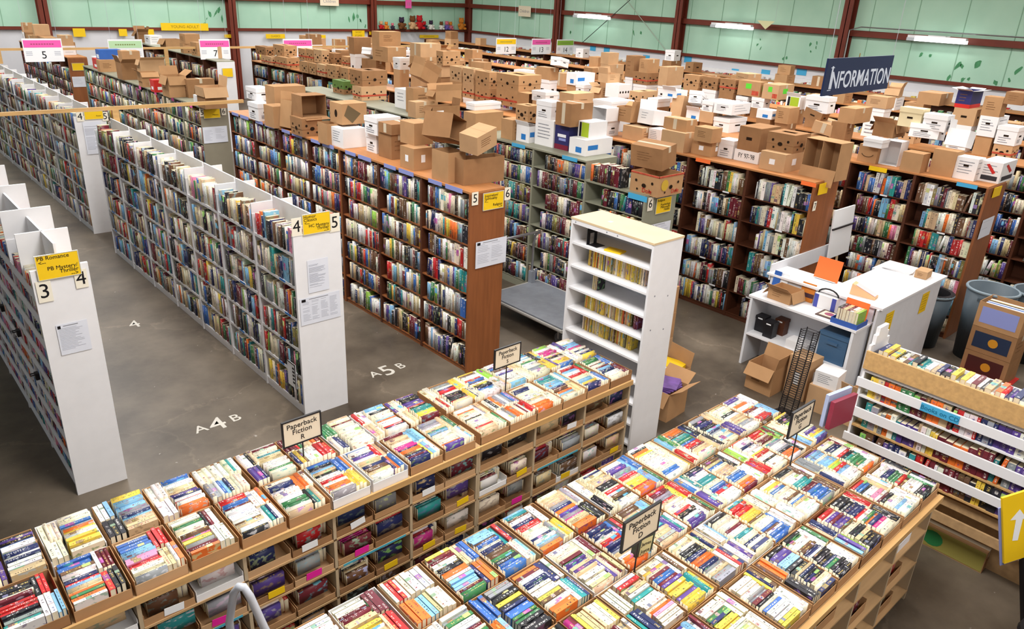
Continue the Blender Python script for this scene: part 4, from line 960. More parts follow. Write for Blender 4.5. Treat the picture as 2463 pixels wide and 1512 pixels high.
('FL', 'o', 7.58, 3.61, 0.0, 0.34, 0.33, 0.33, 0, 0, 0),
('FL', 'o', 7.67, 3.11, 0.0, 0.24, 0.34, 0.34, 0, 0, 0),
('FL', 'o', 8.41, 3.76, 0.0, 0.24, 0.53, 0.35, -8, 0, 0),
('FL', 'wf', 7.89, 2.93, 0.0, 0.24, 0.44, 0.37, -6, 0, 0),
('FL', 'wo2', 7.74, 3.15, 0.3, 0.24, 0.35, 0.24, 0, 0, 0),
('FL', 'o', 8.2, 3.02, 0.0, 0.24, 0.28, 0.3, 0, 0, 0)]

BOXES = [q for q in BOXES if q[0] != 'FL'] + [('FL', 'o', 7.50, 3.72, 0.0, .32, .33, .33, 0, 0, 0), ('FL', 'kl', 7.68, 3.38, 0.0, .26, .26, .50, -3, 0, 0), ('FL', 'k', 7.60, 3.05, 0.0, .30, .28, .30, 2, 0, 0), ('FL', 'wo2', 7.60, 3.05, .306, .24, .25, .17, 6, 0, 0), ('FL', 'ol', 7.62, 2.66, 0.0, .34, .34, .34, -5, 0, 0)]
def rebox(i, *v): BOXES[i] = v
rebox(1, 'C', 'k', 5.30, 6.40, 2.42, .36, .24, .20, 14, 6, -12); rebox(3, 'C', 'sy', 5.16, 6.86, 2.46, .40, .34, .27, 28, 0, 20)
TOPZ = dict(C=2.142, Cf=2.052, D=2.122, D1=1.872, E=2.112, F=2.112, G=2.102, FL=0.0)
RN = dict(C='the near brown row', Cf='the grey row behind the rail', D='the grey metal row', D1='the low end of the grey metal row', E='the dark row behind the desk', F='the row by the bins', G='the row beyond the bins', FL='the floor before the desk')
# boxes standing on hidden boxes get those too: piles three high as on the real shelves
full = []
for bx in BOXES:
    row_, ty, x, y, z, w, d, h, ro, tx, ty_ = bx
    full.append(list(bx))
for bx in list(full):
    row_, ty, x, y, z, w, d, h = bx[:8]
    base = TOPZ[row_]
    under = [q for q in full if q is not bx and q[0] == row_ and abs(q[2]-x) < (q[5]+w)/2-.03 and abs(q[3]-y) < (q[6]+d)/2-.03 and q[4] < z-.05]
    if under:
        top = max(q[4]+q[7] for q in under if q[4]+q[7] < z+.14) if any(q[4]+q[7] < z+.14 for q in under) else None
        if top: bx[4] = top+.004 if abs(top-z) < .13 else z
    elif z-base > .07:
        full.append([row_, rx.choice(('k', 'k', 'b', 'w', 'o')), x, y, base, max(.24, w-.03), max(.22, d-.03), z-base-.004, 0, 0, 0])
    elif row_ != 'FL': bx[4] = base
# more boxes on the stretches of the far rows that show only between the nearer piles
rf = random.Random(9)
def strew(row_, x0, x1, y0, y1, z, step=.55, dens=.8):
    y = y0
    while y < y1:
        if rf.random() < dens:
            pj = project(((x0+x1)/2, y, z+.3))
            if pj and 1175 < pj[0] < 1400 and pj[1] < 160: y += step; continue
            w, d, h = rf.uniform(.3, .48), rf.uniform(.28, .42), rf.uniform(.2, .34); ty = rf.choice(('k', 'k', 'kt', 'o', 'o', 'b', 'w', 'w', 'wp', 'kh', 'kl'))
            full.append([row_, ty, rf.uniform(x0+w/2, max(x0+w/2, x1-w/2)), y+d/2, z, w, d, h, rf.uniform(-8, 8), 0, 0])
            if rf.random() < .35: full.append([row_, rf.choice(('k', 'w', 'o', 'kt')), full[-1][2], y+d/2, z+h+.006, w*.9, d*.9, rf.uniform(.18, .3), rf.uniform(-15, 15), 0, 0])
        y += step*rf.uniform(.85, 1.3)
RN.update(H='the second row beyond the bins', I='the third row beyond the bins', J='the outermost far row', D2='the row under the hanging seven', E2='the far end of the dark row', F2='the far stretch by the bins', C3='the row under the hanging five', G2='the far stretch beyond the bins')
strew('H', 15.2, 15.8, 4.0, 23, 2.102, .8, .7); strew('I', 17.4, 18.0, 7.0, 24, 2.122, .9, .6); strew('J', 19.6, 20.2, 9.0, 24, 2.172, 1.0, .4)
strew('D2', 7.6, 8.05, 20.0, 26.0, 2.222, .7, .7); strew('F2', 10.85, 11.5, 12.0, 22, 2.112, .6, .8); strew('C3', 4.94, 5.36, 22.6, 27, 2.122, .5, .95); strew('G2', 13.0, 13.65, 12.3, 25, 2.102, .65, .8)
for it in range(6):
    for a in full:
        for c in full:
            if a is c or a[0] != c[0] or a[3] > c[3]: continue
            ox = (a[5]+c[5])/2-abs(a[2]-c[2]); oy = (a[6]+c[6])/2-abs(a[3]-c[3]); oz = min(a[4]+a[7], c[4]+c[7])-max(a[4], c[4])
            if ox < .01 or oy < .01 or oz < .01: continue
            lo, up = (a, c) if a[4] < c[4] else (c, a)
            if oz < .14 and up[4]-lo[4] > .06: up[4] = lo[4]+lo[7]+.004
            elif oy <= ox or a[0] == 'FL': a[6] = max(.16, a[6]-oy*.3); c[6] = max(.16, c[6]-oy*.3); a[3] -= oy*.27; c[3] += oy*.27
            else:
                sg = 1 if a[2] > c[2] else -1; a[5] = max(.2, a[5]-ox*.3); c[5] = max(.2, c[5]-ox*.3); a[2] += sg*ox*.2; c[2] -= sg*ox*.2
X0 = dict(C=4.95, Cf=4.94, D=7.35, D1=7.35, E=9.0, F=10.85, G=13.0)
for a in full:
    if a[0] in X0: a[2] = max(a[2], X0[a[0]]+a[5]/2-.09)
    if a[0] == 'Cf': a[3] = min(a[3], 20.45)
    if any(c is not a and c[0] == a[0] and abs(c[2]-a[2]) < (c[5]+a[5])/2-.02 and abs(c[3]-a[3]) < (c[6]+a[6])/2-.02 and abs(c[4]-a[4]-a[7]) < .06 for c in full):
        a[1] = {'o': 'on' if a[0] == 'C' else 'k', 'ol': 'kl', 'wo': 'wo2', 'do': 'do'}.get(a[1], a[1])
cnt = {}
full.sort(key=lambda q: (q[0], q[3]))
for q in full:
    row_, ty, x, y, z, w, d, h, ro, tx, ty_ = q
    cnt[(row_, ty)] = cnt.get((row_, ty), 0)+1; n_ = cnt[(row_, ty)]
    tot = sum(1 for p in full if p[0] == row_ and p[1] == ty)
    on_ = 'on' if row_ != 'FL' else 'on'
    lb = f'{DESC[ty]} {on_} {RN[row_]}' if tot == 1 else f'{DESC[ty]}, {ordw(n_)} such {on_} {RN[row_]}'
    off = (h*.5*abs(math.sin(math.radians(ty_)))*.4 + h*.5*abs(math.sin(math.radians(tx)))*.4)
    carton(ty, (x, y, z+.001+w/2*abs(math.sin(math.radians(ty_)))+d/2*abs(math.sin(math.radians(tx)))), w, d, h, ro, (tx, ty_), lb, 'boxes piled on ' + RN[row_])
# ---------------------------------------------------------------- tall white bookcase with yellow-spined books
tc_ = thing('tall_bookcase', 'tall single white bookcase with a bare plywood top, half empty', 'bookcase', (5.2, 3.83, 0))
TZ = [.06, .285, .51, .74, .97, 1.206, 1.43, 1.658, 1.893]
part('side_panel', MB().box(0, 0, 0, .43, .022, 2.12), WHITE, tc_); part('side_panel', MB().box(0, .988, 0, .43, 1.01, 2.12), WHITE, tc_)
part('rear_panel', MB().box(.415, .022, .02, .428, .988, 2.12), WHITE2, tc_); part('top_panel', MB().box(-.004, -.004, 2.12, .434, 1.014, 2.14), PALEPLY, tc_)
part('top_edge', MB().box(-.002, .022, 2.08, .012, .988, 2.12), WHITE, tc_)
sh = MB().box(.012, .022, -.02, .415, .988, 0).mesh('shelf', WHITE)
for z in TZ: link('shelf', sh, tc_, (0, 0, z))
mb = MB()
for x, z in ((.1, 1.62), (.3, 1.58), (.1, 1.28), (.3, 1.24)): mb.disc((x, -.001, z), .009)
part('peg_holes', mb, GREYINK, tc_)
mb = MB()
for y in (.55, .42, .95): mb.disc((-.003, y, 2.1), .008, 'x')
part('screw_heads', mb, GREYINK, tc_)
part('stain', MB().box(.17, .66, 2.1402, .21, .70, 2.141), WTAPE, tc_)
yb = []
def yfill(ya, yb_, z, h, pal=P_YEL, desc=''):
    y = yb_; n = 0
    while y > ya:
        t = rb.uniform(.009, .016); n += 1; y -= t+.0006
        bk = Bk((5.2+.14+rb.uniform(-.012, .012), y, z+.001), (0, t, 0), (.105, 0, 0), (0, 0, h*rb.uniform(.96, 1.0)), pick(pal), None)
        single('pulp_paperback', bk, f'{bk.cn} spined thin paperback, {ordw(n) if n < 60 else "late"} along {desc}, tall white bookcase', 'paperback', 'thin paperbacks in the tall white bookcase')
yfill(3.99, 4.70, 1.659, .175, P_YEL, 'upper filled shelf'); yfill(4.56, 4.62, 1.431, .185, weights('black:5 tan:5'), 'nearly empty shelf')
yfill(4.10, 4.70, 1.207, .175, P_YEL, 'middle filled shelf'); yfill(4.02, 4.07, 1.207, .165, weights('maroon:1'), 'middle filled shelf')
yfill(4.06, 4.70, .971, .175, P_YEL, 'lower filled shelf')
be = thing('bookend', 'black metal bookend on the top shelf of the tall white bookcase', 'bookend', (5.32, 4.66, 1.894))
part('base_plate', MB().box(-.06, -.12, 0, .06, 0, .003), BLACKP, be); mb = MB().box(-.07, 0, 0, -.03, .006, .16).box(.03, 0, 0, .07, .006, .16).box(-.03, 0, .11, .03, .006, .16); part('upright_plate', mb, BLACKP, be)
o = part('paperback_book', MB().box(-.055, -.09, 0, .055, .09, .014), YELLOW, None, (5.33, 4.37, 1.894), (0, 0, .2)); tag(o, 'yellow paperback lying flat on top shelf of tall white bookcase', 'paperback'); part('page_block', MB().box(-.053, -.0895, .002, .0555, .0905, .012), PAGES, o)
# ---------------------------------------------------------------- cards, plates and papers on the row ends
def ycard(x0, x1, y, z0, z1, lines_, label, s=.23, cat='sign', holder=True):
    w, h = x1-x0, z1-z0; a = thing('aisle_sign', label, cat, ((x0+x1)/2, y-.006, (z0+z1)/2), 0, 'yellow aisle signs on the row ends')
    part('card', MB().box(-w/2, -.003, -h/2, w/2, .003, h/2), YELLOW, a)
    if holder: part('holder_frame', MB().box(-w/2-.006, -.005, -h/2-.006, w/2+.006, .004, -h/2).box(-w/2-.006, -.005, h/2, w/2+.006, .004, h/2+.006).box(-w/2-.006, -.005, -h/2, -w/2, .004, h/2).box(w/2, -.005, -h/2, w/2+.006, .004, h/2), mat('clear_holder_edge', '#c9c7b4', .2, .5), a)
    for t_, px, pz, al in lines_: text(t_, h*s, INK, a, (px*w/2, -.0042, pz*h/2), align=al)
    return a
ARROW_L, ARROW_R = '<--', '-->'
ycard(.955, 1.24, 6.29, 1.945, 2.13, [('PB Romance', -.94, .78, 'LEFT'), (ARROW_L, -.9, .42, 'LEFT'), ('PB Mystery/', .92, -.15, 'RIGHT'), ('Thriller', .92, -.5, 'RIGHT'), (ARROW_R, .9, -.84, 'RIGHT')], 'yellow PB Romance and PB Mystery sign on the white end marked 3 and 4')
ycard(3.12, 3.397, 6.29, 1.935, 2.12, [('Humor', -.94, .78, 'LEFT'), ('Classics', -.94, .45, 'LEFT'), (ARROW_L, -.9, .12, 'LEFT'), ('HC Mystery', .92, -.2, 'RIGHT'), ('Thriller', .92, -.55, 'RIGHT'), (ARROW_R, .9, -.86, 'RIGHT')], 'yellow HC Mystery Thriller sign on the white end marked 4 and 5')
ycard(5.105, 5.385, 6.06, 1.93, 2.11, [('Inspiration/', -.9, .7, 'LEFT'), ('Spirituality', -.9, .35, 'LEFT'), (ARROW_L, -.9, 0, 'LEFT'), ('Religion', .9, -.5, 'RIGHT'), (ARROW_R, .9, -.82, 'RIGHT')], 'yellow Inspiration Spirituality Religion sign on the brown end')
ycard(7.55, 7.84, 5.61, 1.63, 1.82, [('Religion', -.9, .72, 'LEFT'), ('Psychology', .9, .1, 'RIGHT'), ('Philosophy', .9, -.25, 'RIGHT'), ('Health', .9, -.6, 'RIGHT')], 'yellow Psychology Philosophy sign on the grey metal end')
ycard(9.05, 9.28, 4.30, 1.955, 2.095, [], 'curled yellow card on the dark end behind the desk', holder=False)
ycard(11.0, 11.28, 2.94, 1.955, 2.085, [], 'yellow card on the reddish end beside the bins', holder=False)
ycard(4.98, 5.26, 13.48, 1.85, 2.0, [('History', .8, -.3, 'RIGHT')], 'yellow card on the grey end behind the rail')
ycard(3.2, 3.47, 13.83, 1.90, 2.02, [('Fiction', .8, -.2, 'RIGHT')], 'yellow card on the white end past the rail')
ycard(5.0, 5.27, 21.98, 1.81, 1.98, [], 'small yellow card on the brown end under the hanging 5')
ycard(7.7, 7.95, 19.28, 1.85, 2.05, [], 'small yellow card on the white end under the hanging 7')
def plate(s, x, y, z, size, label, w=.11, h=.17):
    a = thing('number_plate', label, 'number plate', (x, y-.006, z), 0, 'numbers on the row ends'); part('plate', MB().box(-w/2, -.002, -h/2, w/2, .002, h/2), CREAMP, a); text(s, size, INK, a, (0, -.003, 0))
plate('3', .975, 6.295, 1.85, .16, 'black 3 on the white paperback row end', .1, .17); plate('4', 1.235, 6.295, 1.90, .15, 'cream plate numbered 4 on the white paperback row end', .09, .15)
plate('4', 3.058, 6.295, 2.02, .16, 'plate numbered 4 on the white end with two papers', .1, .17); plate('5', 3.45, 6.295, 2.0, .16, 'plate numbered 5 on the white end with two papers', .11, .18)
plate('5', 4.988, 6.06, 2.075, .13, 'plate numbered 5 on the brown end', .085, .14); plate('6', 5.447, 6.06, 2.07, .13, 'plate numbered 6 on the brown end', .085, .14)
plate('6', 7.423, 5.61, 1.775, .15, 'plate numbered 6 on the grey metal end', .1, .17)
plate('5', 4.95, 13.48, 1.95, .12, 'plate numbered 5 on the grey end behind the rail', .08, .13); plate('6', 5.33, 13.48, 1.95, .12, 'plate numbered 6 on the grey end behind the rail', .08, .13)
plate('4', 3.13, 13.83, 1.95, .15, 'plate numbered 4 on the white end past the rail', .1, .15); plate('5', 3.50, 13.83, 1.93, .14, 'plate numbered 5 on the white end past the rail', .09, .14)
plate('7', 9.03, 4.30, 1.82, .1, 'small pale plate on the dark end behind the desk', .07, .12)
def notice(x0, x1, y, z0, z1, label, cols=1, rows=14, ax='y', m=PAPER, logo=True):
    w, h = x1-x0, z1-z0; a = thing('paper_notice', label, 'notice', ((x0+x1)/2, y-.004, (z0+z1)/2), 0)
    part('sheet', MB().box(-w/2, -.001, -h/2, w/2, .001, h/2), m, a); mb = MB()
    for c in range(cols):
        for q in range(rows):
            if rb.random() < .12: continue
            xa = -w*.44+c*w*.9/cols; z = h*.36-q*h*.74/rows; mb.box(xa, -.0022, z-h*.008, xa+w*.8/cols*rb.uniform(.5, 1), -.0018, z+h*.008)
    part('print_lines', mb, PALEINK, a)
    if logo: part('logo_print', MB().box(-w*.46, -.0022, h*.36, -w*.36, -.0018, h*.46), INK, a); part('heading_print', MB().box(-w*.28, -.0022, h*.42, w*.2, -.0018, h*.445), GREYINK, a)
notice(1.0, 1.22, 6.295, 1.30, 1.56, 'pale printed notice on the white paperback row end', 1, 16)
notice(3.14, 3.36, 6.295, 1.34, 1.67, 'narrow white list on the upper white end marked 4 and 5', 1, 26, logo=False)
notice(3.04, 3.47, 6.295, 1.02, 1.30, 'wide pale chart below the list on the white end marked 4 and 5', 4, 16)
notice(5.015, 5.46, 6.055, 1.28, 1.585, 'white map sheet on the brown end', 2, 12)
notice(7.47, 7.88, 5.60, 1.24, 1.5, 'white sheet on the grey metal end partly behind the tall bookcase', 2, 12)
notice(10.93, 11.36, 2.94, 1.41, 1.67, 'white sheet on the reddish end beside the bins', 1, 2, logo=False)
notice(4.93, 5.36, 13.48, 1.42, 1.70, 'white sheet on the grey end behind the rail', 2, 10, logo=False)
notice(3.15, 3.42, 13.83, 1.34, 1.86, 'tall white sheet on the white end past the rail', 1, 20, logo=False)
notice(4.95, 5.24, 21.98, 1.41, 1.66, 'white sheet on the brown end under the hanging 5', 1, 8, logo=False)
wb_ = thing('whiteboard', 'blank white board leaning on the dark end behind the desk', 'board', (9.88, 4.24, 1.03), (math.radians(-4), 0, 0)); part('panel', MB().box(-.29, -.01, 0, .29, .01, .65), WTAPE, wb_); part('pen_tray', MB().box(-.3, -.03, .39, .3, -.01, .41), BLACKP, wb_)
part('support_slat', MB().box(-.02, 0, -1.02, .02, .015, .03), PALEPLY, wb_)
ts = thing('title_list', 'white framed list card hanging by the foot of the white row end', 'notice', (3.0, 6.42, .42), (0, 0, math.radians(0))); part('card', MB().box(-.01, -.02, -.13, .0, .15, .14), WTAPE, ts); part('frame_edge', MB().box(-.014, -.024, -.135, -.008, -.016, .145).box(-.014, -.024, .135, -.008, .15, .145), BLACKP, ts)
mb = MB()
for k in range(5): mb.box(-.0125, .0, .08-.04*k, -.0105, .04, .1-.04*k)
part('picture_print', mb, INK, ts)
# small black shelf clips on the paperback row
for i, (y, z) in enumerate(((6.9, .9), (7.4, 1.12), (8.1, 1.12))):
    c_ = thing('shelf_clip', f'small black clip on the edge of the paperback row, {ordw(i+1)} from the near end', 'clip', (.90, y, z)); part('body', MB().box(-.03, -.03, -.03, .0, .03, .03), BLACKP, c_); part('ring', MB().tube([(-.03, .02, .02), (-.06, .02, .02), (-.06, -.02, .02), (-.03, -.02, .02)], .006, 6), BLACKP, c_)
# ---------------------------------------------------------------- rails and hanging signs over the rows
def rail(label, x0, x1, y, z, posts):
    r_ = thing('sign_rail', label, 'rail', (x0, y, z)); part('bar', MB().box(0, -.02, -.026, x1-x0, .02, .026), PINE, r_)
    for x, zb in posts: part('post', MB().box(x-x0-.045, -.02, zb-z, x-x0+.045, .02, -.026), PINE, r_)
rail('near pine rail on a post over the gap in the white row', .9, 5.36, 12.67, 2.225, ((3.36, 0),))
rail('far pine rail carrying the numbered signs', 1.5, 16.0, 20.75, 2.42, ((3.3, 2.12), (6.9, 0), (12.6, 0)))
def hang_sign(num, x0, x1, z0, z1, y, m, label, lines_=True):
    w, h = x1-x0, z1-z0; a = thing('hanging_sign', label, 'sign', ((x0+x1)/2, y, (z0+z1)/2), 0, 'numbered signs over the far rows')
    part('board', MB().box(-w/2, -.006, -h/2, w/2, .006, h/2), WTAPE, a); part('colour_band', MB().box(-w/2+.02, -.009, h*.12, w/2-.02, -.006, h*.43), m, a)
    mb = MB()
    for k in range(9): mb.box(-w*.3+k*w*.067, -.0105, h*.24, -w*.3+k*w*.067+w*.045, -.009, h*.29)
    part('band_print', mb, mat('muted_print', '#a8506f', .6, .2) if m is PINK else mat('olive_print', '#7d8a4c', .6, .2), a)
    if num: text(num, h*.46, INK, a, (0, -.0075, -h*.22))
    mb = MB()
    for sx in (-.36, .36):
        for q in range(3): mb.box(w*sx-w*.09, -.0075, -h*.08-q*h*.07, w*sx+w*.07, -.006, -h*.05-q*h*.07)
    part('small_print', mb, PALEINK, a)
    part('hanger', MB().tube([(-w*.4, 0, h/2), (-w*.4, 0, ZC-(z0+z1)/2)], .003, 5).tube([(w*.4, 0, h/2), (w*.4, 0, ZC-(z0+z1)/2)], .003, 5), GREYP, a)
hang_sign('5', 3.65, 4.42, 2.215, 2.70, 20.0, PINK, 'hanging white sign numbered 5 with a pink band')
hang_sign('', 5.45, 6.22, 2.15, 2.66, 20.3, MINT, 'hanging white sign with a pale green band half hidden by cartons')
hang_sign('7', 7.47, 8.24, 2.20, 2.68, 20.0, PINK, 'hanging white sign numbered 7 with a pink band')
hang_sign('', 9.7, 10.55, 2.22, 2.68, 20.0, PINK, 'hanging pink band sign rising behind the fruit boxes')
hang_sign('12', 17.2, 18.08, 2.20, 2.70, 20.0, YELLOW, 'hanging white sign numbered 12 with a yellow band')
hang_sign('13', 18.81, 19.71, 2.17, 2.68, 20.0, PINK, 'hanging white sign numbered 13 with a pink band')
hang_sign('14', 20.02, 20.87, 2.15, 2.65, 20.0, APPLE, 'hanging white sign numbered 14 with a green band')
inf = thing('information_sign', 'dark blue hanging INFORMATION sign over the service desk', 'sign', (8.83, 4.0, 3.43), (0, 0, math.radians(2.5)))
NAVYS = mat('information_blue', '#1b2950', .45, .3)
part('board', MB().box(-.88, -.01, -.19, .88, .01, .19), NAVYS, inf)
LT = mat('pale_blue_lettering', '#dbe6f6', .5, .3)
text('I', .34, LT, inf, (-.74, -.0115, -.02), scale=(1.0, 1, 1)); text('NFORMATION', .25, LT, inf, (.07, -.0115, -.045), scale=(.98, 1, 1), space=1.0, off=.012)
sf = MB()
for x, z, w in ((-.74, .095, .075), (-.74, -.135, .075)): sf.box(x-w*.55, -.0118, z-.004, x+w*.55, -.011, z+.004)
part('serif', sf, LT, inf)
part('hook', MB().tube([(-.1, 0, .19), (-.1, 0, .23)], .006, 6), mat('brass_hook', '#b59a5a', .3, .5, .8), inf)
part('cord', MB().tube([(-.86, 0, .19), (-.86, 0, 3.1)], .003, 5).tube([(.86, 0, .19), (.86, 0, 3.1)], .003, 5), GREYP, inf)
# ---------------------------------------------------------------- signs on the far wall
def wall_sign(s, x0, x1, z0, z1, m, label, y=YL-.14, sz=.55):
    a = thing('wall_sign', label, 'sign', ((x0+x1)/2, y, (z0+z1)/2), 0, 'yellow and pale signs along the far wall'); w, h = x1-x0, z1-z0
    part('card', MB().box(-w/2, -.004, -h/2, w/2, .004, h/2), m, a)
    if s:
        ls = s.split('|')
        for k, q in enumerate(ls): text(q, h*sz/len(ls)**.7, GREYINK if m is not YELLOW else mat('amber_print', '#8c7318', .6, .2), a, (0, -.005, h*(.25-.5*k if len(ls) > 1 else 0)))
wall_sign('YOUNG ADULT', 9.3, 10.9, 2.38, 2.62, YELLOW, 'long yellow YOUNG ADULT sign on the far wall'); wall_sign('CLASSICS', 13.0, 13.75, 2.12, 2.28, YELLOW, 'yellow CLASSICS strip on the white far wall')
wall_sign('FICTION', 14.8, 15.45, 2.10, 2.25, YELLOW, 'yellow FICTION strip on the white far wall'); wall_sign('SHORT|STORIES', 16.64, 17.2, 2.16, 2.42, YELLOW, 'square yellow SHORT STORIES sign by the far column'); wall_sign('POETRY', 17.42, 18.0, 2.26, 2.38, YELLOW, 'yellow POETRY strip by the far column')
wall_sign('SCI-FI', 11.45, 11.9, 2.15, 2.26, YELLOW, 'short yellow strip just above the hanging 7')
wall_sign('', 6.6, 6.95, 2.18, 2.43, YELLOW, 'blank yellow square beside the red carton on the far wall'); wall_sign('', 7.95, 8.2, 2.2, 2.42, YELLOW, 'blank yellow square above the pale green band'); wall_sign('', 8.8, 9.05, 2.2, 2.42, YELLOW, 'second blank yellow square above the pale green band')
wall_sign('ROMANCE NOVELS', 19.9, 20.9, 2.14, 2.26, YELLOW, 'yellow strip under the plush toys', YL-.14); wall_sign('Children', 15.25, 16.05, 3.31, 3.62, CREAMSIGN, 'cream Children sign high on the steel girt', YL-.2, .5)
wall_sign('13', 19.15, 19.45, 3.30, 3.62, PINK, 'small pink card high on the far girt', YL-.2, .5)
a_ = thing('wall_sign', 'cream sign on the girt to the side of the corner column', 'sign', (XR-.2, 24.35, 3.42)); part('card', MB().box(-.004, -.37, -.2, .004, .37, .2), CREAMSIGN, a_); text('Children', .17, GREYINK, a_, (-.006, 0, 0), FACE_X)
for i, (y, z, h, w) in enumerate(((19.9, 2.28, .2, .28), (18.0, 2.2, .12, .3), (16.2, 2.27, .2, .3), (14.3, 2.1, .1, .26), (13.2, 2.14, .18, .3), (12.5, 2.05, .1, .3), (12.0, 2.3, .22, .32), (11.0, 2.05, .1, .3), (10.25, 1.95, .12, .2), (9.9, 2.25, .2, .34), (20.6, 2.3, .2, .28))):
    a_ = thing('wall_sign', f'sky blue card on the white boards of the green wall, {ordw(i+1)} of the row', 'sign', (XR-.03, y, z), 0, 'sky blue cards on the wall boards'); part('card', MB().box(-.004, -w/2, -h/2, .004, w/2, h/2), SKYTAG, a_)
# soft toys along the ledge at the far corner
def plush(x, c1, c2, s, label, y=YL-.2, z=2.475):
    r_ = thing('plush_toy', label, 'toy', (x, y, z), 0, 'plush toys on the ledge of the far wall')
    def ball(rad, c, sc=(1, 1, 1)): 
        prof = [(rad*math.sin(math.pi*k/8)*1, rad*-math.cos(math.pi*k/8)) for k in range(9)]; mb = MB().lathe([(max(.001, p[0]), p[1]) for p in prof], 12); mb.v = [(v[0]*sc[0]+c[0], v[1]*sc[1]+c[1], v[2]*sc[2]+c[2]) for v in mb.v]; return mb
    def merge(*m): 
        o = MB()
        for q in m: k = len(o.v); o.v += q.v; o.f += [tuple(i+k for i in f) for f in q.f]; o.m += q.m
        return o
    part('body', merge(ball(.13*s, (0, 0, .12*s), (1, .8, 1)), ball(.06*s, (-.1*s, -.08*s, .05*s), (1, 1.3, .8)), ball(.06*s, (.1*s, -.08*s, .05*s), (1, 1.3, .8)), ball(.05*s, (-.13*s, -.03*s, .17*s)), ball(.05*s, (.13*s, -.03*s, .17*s))), c1, r_, smooth=True)
    part('head', merge(ball(.1*s, (0, 0, .31*s)), ball(.035*s, (-.07*s, 0, .39*s)), ball(.035*s, (.07*s, 0, .39*s)), ball(.04*s, (0, -.08*s, .29*s))), c2, r_, smooth=True)
TB_ = mat('toy_brown', '#6d4428', .9, .05); TP = mat('toy_pink', '#c86a78', .9, .05); TR = mat('toy_red', '#b3262a', .9, .05); TO = mat('toy_orange', '#c77a2f', .9, .05); TW_ = mat('toy_white', '#d9d4cc', .9, .05); TV = mat('toy_violet', '#6a5aa0', .9, .05); TK = mat('toy_dark', '#3a3040', .9, .05); TT = mat('toy_tan', '#c29a72', .9, .05)
for x, a, b_, s, l in ((17.95, TR, TT, .75, 'small red plush toy next to the column'), (18.2, TO, TO, .7, 'small orange plush toy'), (18.5, TK, TP, .6, 'small dark and pink plush toy'), (18.95, TB_, TK, 1.15, 'large brown plush bear with a dark head'), (19.5, TT, TB_, 1.3, 'large tan plush bear'), (19.85, TR, TR, 1.35, 'tall bright red plush toy'), (20.1, TK, TR, .8, 'dark plush toy beside the bright red one'),
                        (20.45, TW_, TK, .9, 'white plush toy with a dark head'), (21.0, TW_, TB_, .8, 'white plush toy with a brown head'), (21.3, TV, TP, .85, 'violet plush toy beside the white one'), (21.5, TP, TO, .8, 'pink plush toy with orange head'), (22.1, TO, TO, 1.2, 'orange plush bear by the corner column')): plush(x, a, b_, s, l)
# ---------------------------------------------------------------- service desk
dk = thing('service_desk', 'white painted service desk with open shelves and raised counter', 'desk', (7.84, 2.92, 0))
part('side_panel', MB().box(0, 1.33, 0, .42, 1.36, .88), WHITE2, dk); part('side_panel', MB().box(0, .08, 0, .42, .11, .88), WHITE2, dk)
part('rear_panel', MB().box(.40, .08, 0, .425, 1.36, 1.08), WHITE2, dk); part('work_surface', MB().box(-.01, .06, .88, .42, 1.38, .905), WHITE, dk); part('shelf', MB().box(0, .11, .40, .40, 1.33, .42), WHITE, dk)
part('countertop', MB().box(.36, -.02, 1.08, .80, 1.40, 1.105).box(.80, -.02, 1.08, 2.2, .66, 1.105).box(1.68, .66, 1.08, 2.2, .70, 1.105), WHITE, dk)
part('front_panel', MB().box(.33, .01, 0, 2.13, .035, 1.08), WHITE2, dk); part('end_panel', MB().box(2.11, .035, 0, 2.135, .66, 1.08), WHITE2, dk); part('inner_panel', MB().box(.78, .66, 0, .80, 1.36, 1.08), WHITE2, dk)
part('back_rail', MB().box(.42, 1.38, 1.0, 1.9, 1.40, 1.2), WHITE2, dk)
for i, (x, z, l) in enumerate(((8.53, .85, 'yellow handwritten notice on the desk front near the rack'), (9.53, .86, 'yellow handwritten notice on the desk front near the bins'))):
    a_ = thing('paper_notice', l, 'notice', (x, 2.926, z)); part('sheet', MB().box(-.1, -.002, -.13, .1, 0, .13), YELLOW, a_)
    mb = MB()
    for q in range(6): mb.box(-.08, -.003, .09-q*.035, .06, -.002, .095-q*.035)
    part('print_lines', mb, mat('amber_print', '#8c7318', .6, .2), a_)
carton('o', (8.05, 3.96, .906), .27, .3, .14, -3, (0, 0), 'small open kraft carton on the desk work surface', None)
carton('k', (9.72, 3.08, 1.106), .2, .14, .09, 4, (0, 0), 'small pale kraft box on the desk counter corner', None)
def slab(name, label, cat, loc, sx, sy, sz, m, rot=(0, 0, 0), group=None):
    o = part(name, MB().box(-sx/2, -sy/2, 0, sx/2, sy/2, sz), m, None, loc, rot); return tag(o, label, cat, group)
oc = thing('card_stand', 'large orange card standing on the desk counter', 'sign', (8.55, 3.75, 1.106), (0, math.radians(12), 0)); part('card', MB().box(-.003, -.15, 0, .003, .15, .26), ORANGE, oc); part('foot', MB().box(-.04, -.13, 0, .05, .13, .006), WTAPE, oc)
oc = thing('card_stand', 'smaller orange card standing at the near end of the desk', 'sign', (8.06, 3.13, .906), (0, math.radians(8), 0)); part('card', MB().box(-.003, -.13, 0, .003, .13, .25), ORANGE, oc); part('foot', MB().box(-.04, -.11, 0, .05, .11, .006), WTAPE, oc)
